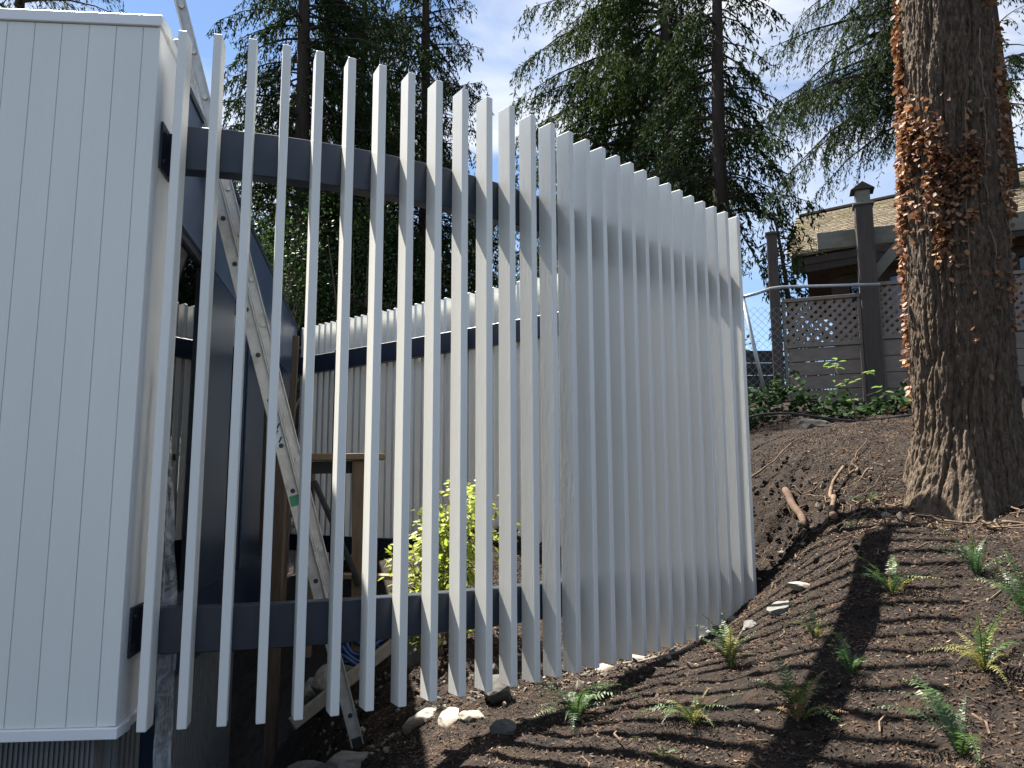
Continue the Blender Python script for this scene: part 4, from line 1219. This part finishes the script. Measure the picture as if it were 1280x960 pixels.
# ------------------------------------------------------------------ ferns
def frond_mesh(name, m, arch, seed, npair=23, width=.15):
    g = random.Random(seed)
    V, F = [], []
    def pos(t):   # unit long frond in local XZ: rises and arches over
        a0 = 1.25 - arch * t * .5
        return Vector((t * math.cos(1.25 - arch * t * .55), 0, t * math.sin(1.25 - arch * t * .55)))
    pr = None
    for i in range(14):
        t = i / 13; p = pos(t); w = .011 * (1 - t * .8)
        V += [p + Vector((0, w, 0)), p - Vector((0, w, 0)), p - Vector((0, 0, w))]
        if i:
            b = len(V) - 6
            for q in range(3): F.append((b + q, b + (q + 1) % 3, b + 3 + (q + 1) % 3, b + 3 + q))
    for i in range(npair):
        t = .10 + .89 * i / (npair - 1)
        prof = math.sin(min(t * 1.35 + .12, 1) * math.pi * .5) * (1 - max(0, t - .45) / .60)
        L = width * max(prof, .06) * g.uniform(.82, 1.12)
        p = pos(t); tn = (pos(min(t + .02, 1)) - pos(t - .02)).normalized(); nn = tn.cross(Vector((0, 1, 0))).normalized()
        for sd in (-1, 1):
            d = (Vector((0, sd, 0)) + tn * g.uniform(.25, .5) + nn * g.uniform(-.55, .2)).normalized()
            w = tn * .0145 * (1.15 - .4 * t) * g.uniform(.8, 1.2)
            b = len(V)
            V += [p - w * .7, p + w * .7, p + d * L * .55 + w + nn * .010, p + d * L * .55 - w + nn * .010, p + d * L - nn * .012 * 1]
            F += [(b, b + 1, b + 2, b + 3) if sd > 0 else (b + 3, b + 2, b + 1, b), (b + 3, b + 2, b + 4)]
    me = bpy.data.meshes.new(name)
    me.from_pydata(V, [], F); me.update()
    me.materials.append(m)
    return me
FM = {}
for key in ('fern', 'fern_d', 'fern_y', 'fern_b'):
    FM[key] = [frond_mesh('frond', M[key], a, s) for s, a in enumerate((1.0, 1.5, 2.1))]
FG = 'ferns planted in the mulch'
def fern(x, y, size, n, kinds, label, seed, upright=0.0, az=None):
    g = random.Random(seed)
    n = int(n * 1.6)
    T = thing('fern', label, 'fern', (x, y, gz(x, y) - .012), FG)
    for i in range(n):
        k = kinds[g.randrange(len(kinds))]
        me = FM[k][g.randrange(3)]
        o = link('frond', me, None, T)
        a = i * 2 * math.pi / n + g.uniform(-.5, .5) if az is None else az[i % len(az)] + g.uniform(-.25, .25)
        s = size * g.uniform(.45, 1.12) * (.8 if k in ('fern_y', 'fern_b') else 1)
        tiltb = g.uniform(-.42, .22) - upright * .4 + (.35 if k == 'fern_b' else 0)
        o.rotation_euler = (g.uniform(-.15, .15), tiltb, a)
        o.scale = (s, s * g.uniform(.85, 1.2), s)
        o.location = (math.cos(a) * .01, math.sin(a) * .01, 0)
    return T
fern(.345, 4.375, .36, 11, ['fern', 'fern', 'fern_d'], 'lush bright green fern in the shade line below the front slats, nearest the middle', 1, .2)
fern(.83, 3.74, .27, 9, ['fern', 'fern', 'fern_y'], 'small light green fern at the bottom edge, right of the lush one', 2)
fern(.648, 3.54, .15, 5, ['fern'], 'tiny fern cut by the bottom edge', 3)
fern(1.19, 4.42, .37, 8, ['fern', 'fern_y', 'fern_d'], 'leggy fern with upright fronds near the right end of the slat fence', 4, .5)
fern(1.23, 3.52, .31, 10, ['fern', 'fern', 'fern_y', 'fern_b'], 'fern with green top and withered yellow fronds left of the dark shadow band', 5, .3)
fern(1.55, 3.72, .25, 6, ['fern', 'fern_d'], 'fern half lost in the dark shadow band', 6, .4)
fern(1.60, 4.25, .27, 5, ['fern', 'fern_y'], 'thin fern at the left edge of the dark shadow band', 7, .3)
fern(2.10, 4.42, .34, 8, ['fern_d', 'fern', 'fern_y'], 'fern just right of the dark shadow band with a yellow lower frond', 8, .2)
fern(2.52, 4.32, .30, 8, ['fern_d', 'fern'], 'deep green fern between the massive fir and the striped slope', 9, .3)
fern(2.36, 3.66, .40, 8, ['fern_d', 'fern'], 'large pale green fern cut by the right edge', 10, .4)
fern(1.96, 3.37, .30, 9, ['fern_y', 'fern', 'fern_y'], 'yellowing fern at the lower right', 11)
fern(1.60, 2.94, .36, 4, ['fern_d', 'fern_d', 'fern'], 'dark green fern with one long upright frond at the bottom right', 12, .6, az=[1.8, 2.4, .9, 4.2])
fern(2.93, 6.45, .18, 6, ['fern_d', 'fern'], 'little fern among the roots beside the massive fir', 13)
fern(2.62, 6.05, .16, 5, ['fern'], 'small fern seedling on the bank left of the roots', 14)

# ------------------------------------------------------------------ stones
def rock(x, y, r, m, label, seed, sq=(1, 1, .7), sink=.3, name='rock', sub=3, sharp=.30):
    bm = bmesh.new(); bmesh.ops.create_icosphere(bm, subdivisions=sub, radius=1)
    P = np.array([v.co[:] for v in bm.verts])
    # flat facets: clip by random planes, then roughen
    g = np.random.default_rng(seed)
    for k in range(11):
        nn = unit(g.normal(size=3)); dd = .45 + .42 * g.random()
        h = P @ nn; P = P - np.maximum(h - dd, 0)[:, None] * nn
    P = P * (1 + sharp * .35 * fbm(P[:, 0] * 1.7 + seed, P[:, 1] * 1.7, P[:, 2] * 1.7, 3, seed))[:, None]
    P = P + .03 * fbm(P[:, 0] * 7, P[:, 1] * 7, P[:, 2] * 7, 2, seed + 5)[:, None]
    a = g.random() * 6.28
    P = P * np.array(sq) * r
    P = np.stack([P[:, 0] * math.cos(a) - P[:, 1] * math.sin(a), P[:, 0] * math.sin(a) + P[:, 1] * math.cos(a), P[:, 2]], -1)
    for v, p in zip(bm.verts, P): v.co = p
    me = bpy.data.meshes.new(name); bm.to_mesh(me); bm.free()
    o = link(name, me, M[m]); o.location = (x, y, gz(x, y) + r * sq[2] * (.38 - sink))
    tag(o, label, 'rock', 'rocks along the foot of the fence')
    return o
rock(-1.0, 5.16, .17, 'rock', 'rounded grey rock at the foot of the ladder', 1, (1.1, .9, .75))
rock(-.58, 4.93, .16, 'palerock', 'long pale broken stone below the slats, leftmost of the pale ones', 2, (1.5, .6, .45))
rock(-.36, 4.80, .13, 'palerock', 'pale wedge stone in the middle of the pale ones below the slats', 3, (1.4, .7, .55))
rock(-.22, 4.70, .10, 'palerock', 'pale stone at the right end of the pale ones below the slats', 4, (1.3, .8, .5))
rock(-.10, 5.16, .16, 'darkrock', 'dark angular stone just under the slat bottoms', 5, (1.2, .9, .7))
rock(-.72, 6.30, .26, 'darkrock', 'dark grey boulder behind the lower dark beam', 6, (.8, .8, 1.1))
rock(-1.45, 6.85, .22, 'palerock', 'large pale sunlit rock right of the timber post under the beam', 7, (1.2, .9, .8))
rock(-1.85, 7.5, .24, 'palerock', 'pale rock deep in the gap beside the corrugated base', 8, (1, 1, .9))
rock(-1.45, 5.9, .18, 'rock', 'mossy grey rock on the shaded bank left of the ladder foot', 9, (1.2, 1, .7))
rock(-1.25, 5.5, .12, 'darkrock', 'small dark rock on the shaded bank beside the ladder foot', 10, (1.2, 1, .7))
rock(.62, 5.48, .11, 'palerock', 'pale crumbly stone under the solid-looking slats, left one of the pair', 11, (1.6, .8, .45))
rock(.86, 5.72, .10, 'palerock', 'pale crumbly stone under the solid-looking slats, right one of the pair', 12, (1.7, .8, .45))
rock(1.95, 5.30, .11, 'palerock', 'flat pale slab of stone on the slope near the fence end', 13, (1.4, .8, .35))
rock(1.72, 5.12, .10, 'rock', 'tan stone half buried just below the flat pale slab', 14, (1.2, .9, .7))
rock(1.58, 5.35, .06, 'rock', 'small grey stone beside the last slats', 15, (1.2, .9, .7))
rock(3.6, 9.2, .22, 'darkrock', 'dark rock under the ground cover at the top of the bank', 16, (1.3, .9, .6))
rock(-.05, 4.35, .08, 'darkrock', 'small dark stone in the fence shadow at the bottom', 17, (1.2, 1, .7))
# rubble too small to name singly
bm = bmesh.new()
gq = random.Random(9)
spots = []
for k in range(620):
    r_ = gq.random()
    if r_ < .45: t = gq.random(); spots.append((-1.0 + 1.9 * t + gq.gauss(0, .16), 5.0 + .55 * t + gq.gauss(0, .22)))
    elif r_ < .6: t = gq.random(); spots.append((.4 + 1.2 * t + gq.gauss(0, .08), 5.3 + .9 * t + gq.gauss(0, .1)))
    elif r_ < .8: spots.append((-1.3 + gq.gauss(0, .5), 6.4 + gq.gauss(0, .6)))
    elif r_ < .86: spots.append((gq.uniform(0, 3.5), gq.uniform(3, 7.5)))
    else: spots.append((2.4 + gq.gauss(0, .3), 7.0 + gq.gauss(0, .6)))
for x, y in spots:
    s = gq.uniform(.006, .02) * (1 + (gq.random() < .1) * 1.0)
    mt = Matrix.Translation((x, y, gz(x, y) + s * .3)) @ Matrix.Rotation(gq.uniform(0, 6), 4, (gq.random(), gq.random(), 1)) @ Matrix.Diagonal((s * gq.uniform(.8, 1.8), s, s * gq.uniform(.5, .9), 1))
    q = bmesh.ops.create_icosphere(bm, subdivisions=1, radius=1, matrix=mt)
    for v in q['verts']: v.co += Vector((gq.gauss(0, .18), gq.gauss(0, .18), gq.gauss(0, .18))) * s
me = bpy.data.meshes.new('rubble'); bm.to_mesh(me); bm.free()
o = link('rubble', me, M['rubble'], stuff=True)
o['label'] = 'small pale stones and crumbs strewn along the fence foot'; o['category'] = 'rubble'

# clods of dug earth on the bank and along the fence foot
bm = bmesh.new()
for k in range(330):
    if k < 220: x, y = 2.45 + gq.gauss(0, .28), 7.2 + gq.gauss(0, .65)
    elif k < 200: t = gq.random(); x, y = -.4 + 1.9 * t + gq.gauss(0, .12), 4.75 + 1.2 * t + gq.gauss(0, .14)
    else: x, y = -.9 + gq.gauss(0, .5), 5.6 + gq.gauss(0, .5)
    s = gq.uniform(.010, .030)
    mt = Matrix.Translation((x, y, gz(x, y) + s * .1)) @ Matrix.Rotation(gq.uniform(0, 6), 4, (gq.random(), gq.random(), 1)) @ Matrix.Diagonal((s * gq.uniform(.8, 1.5), s, s * gq.uniform(.5, .9), 1))
    q = bmesh.ops.create_icosphere(bm, subdivisions=2, radius=1, matrix=mt)
    for v in q['verts']: v.co += Vector((gq.gauss(0, .2), gq.gauss(0, .2), gq.gauss(0, .2))) * s
me = bpy.data.meshes.new('earth_clods'); bm.to_mesh(me); bm.free()
o = link('earth_clods', me, M['soil'], stuff=True)
o['label'] = 'dark clods of dug earth on the bank and fence foot'; o['category'] = 'earth'

# ------------------------------------------------------------------ fallen wood on the bank
ba, bb = Vector((2.60, 7.48, gz(2.60, 7.48) + .05)), Vector((2.50, 6.72, gz(2.50, 6.72) + .03))
mb = MB(); mb.tube([ba.lerp(bb, t) + Vector((.006 * math.sin(t * 11), 0, .006 * math.cos(t * 8))) for t in np.linspace(0, 1, 12)], [.030, .036, .034, .037, .035, .033, .036, .033, .031, .033, .029, .016], 9)
mb.tube([ba.lerp(bb, .55), ba.lerp(bb, .62) + Vector((.07, 0, .05))], [.014, .007], 6)
solo('fallen_branch', mb, M['log'], 'thick reddish broken branch lying on the dug bank beyond the fence end', 'branch', smooth=True, loc=ba)
root_tube([(2.55, 6.3), (2.75, 6.75), (2.95, 7.0)], .028, .014, M['root'], None, 'fallen_branch', 12, -.6, .06, 'pale crooked dead branch leaning among the roots left of the fir', 'branch', .05)
root_tube([(2.35, 8.0), (2.65, 7.9), (2.9, 8.15)], .014, .006, M['root'], None, 'fallen_branch', 10, -.4, .05, 'thin dry stick lying just right of the last slat', 'branch', .03)
root_tube([(.75, 5.5), (1.25, 5.62)], .012, .009, M['gtimber'], None, 'fallen_branch', 6, 0, .01, 'straight dry stick under the solid-looking slats', 'branch')
mb = MB()
for k in range(150):
    x, y = (gq.uniform(.2, 3.4), gq.uniform(3, 7)) if k < 70 else (2.8 + gq.gauss(0, .35), 6.3 + gq.gauss(0, .5))
    a = gq.uniform(0, 6.28); L = gq.uniform(.05, .22)
    p = []
    for t in (-.5, 0, .5):
        xx, yy = x + math.cos(a + t * .5) * L * t, y + math.sin(a + t * .5) * L * t
        p.append(Vector((xx, yy, gz(xx, yy) + .006 + gq.uniform(0, .03) * (k % 3 == 0))))
    mb.tube(p, gq.uniform(.002, .005), 4)
o = link('twig_litter', mb.mesh('twig_litter'), M['root'], stuff=True)
o['label'] = 'thin dry twigs scattered over the slope'; o['category'] = 'twigs'
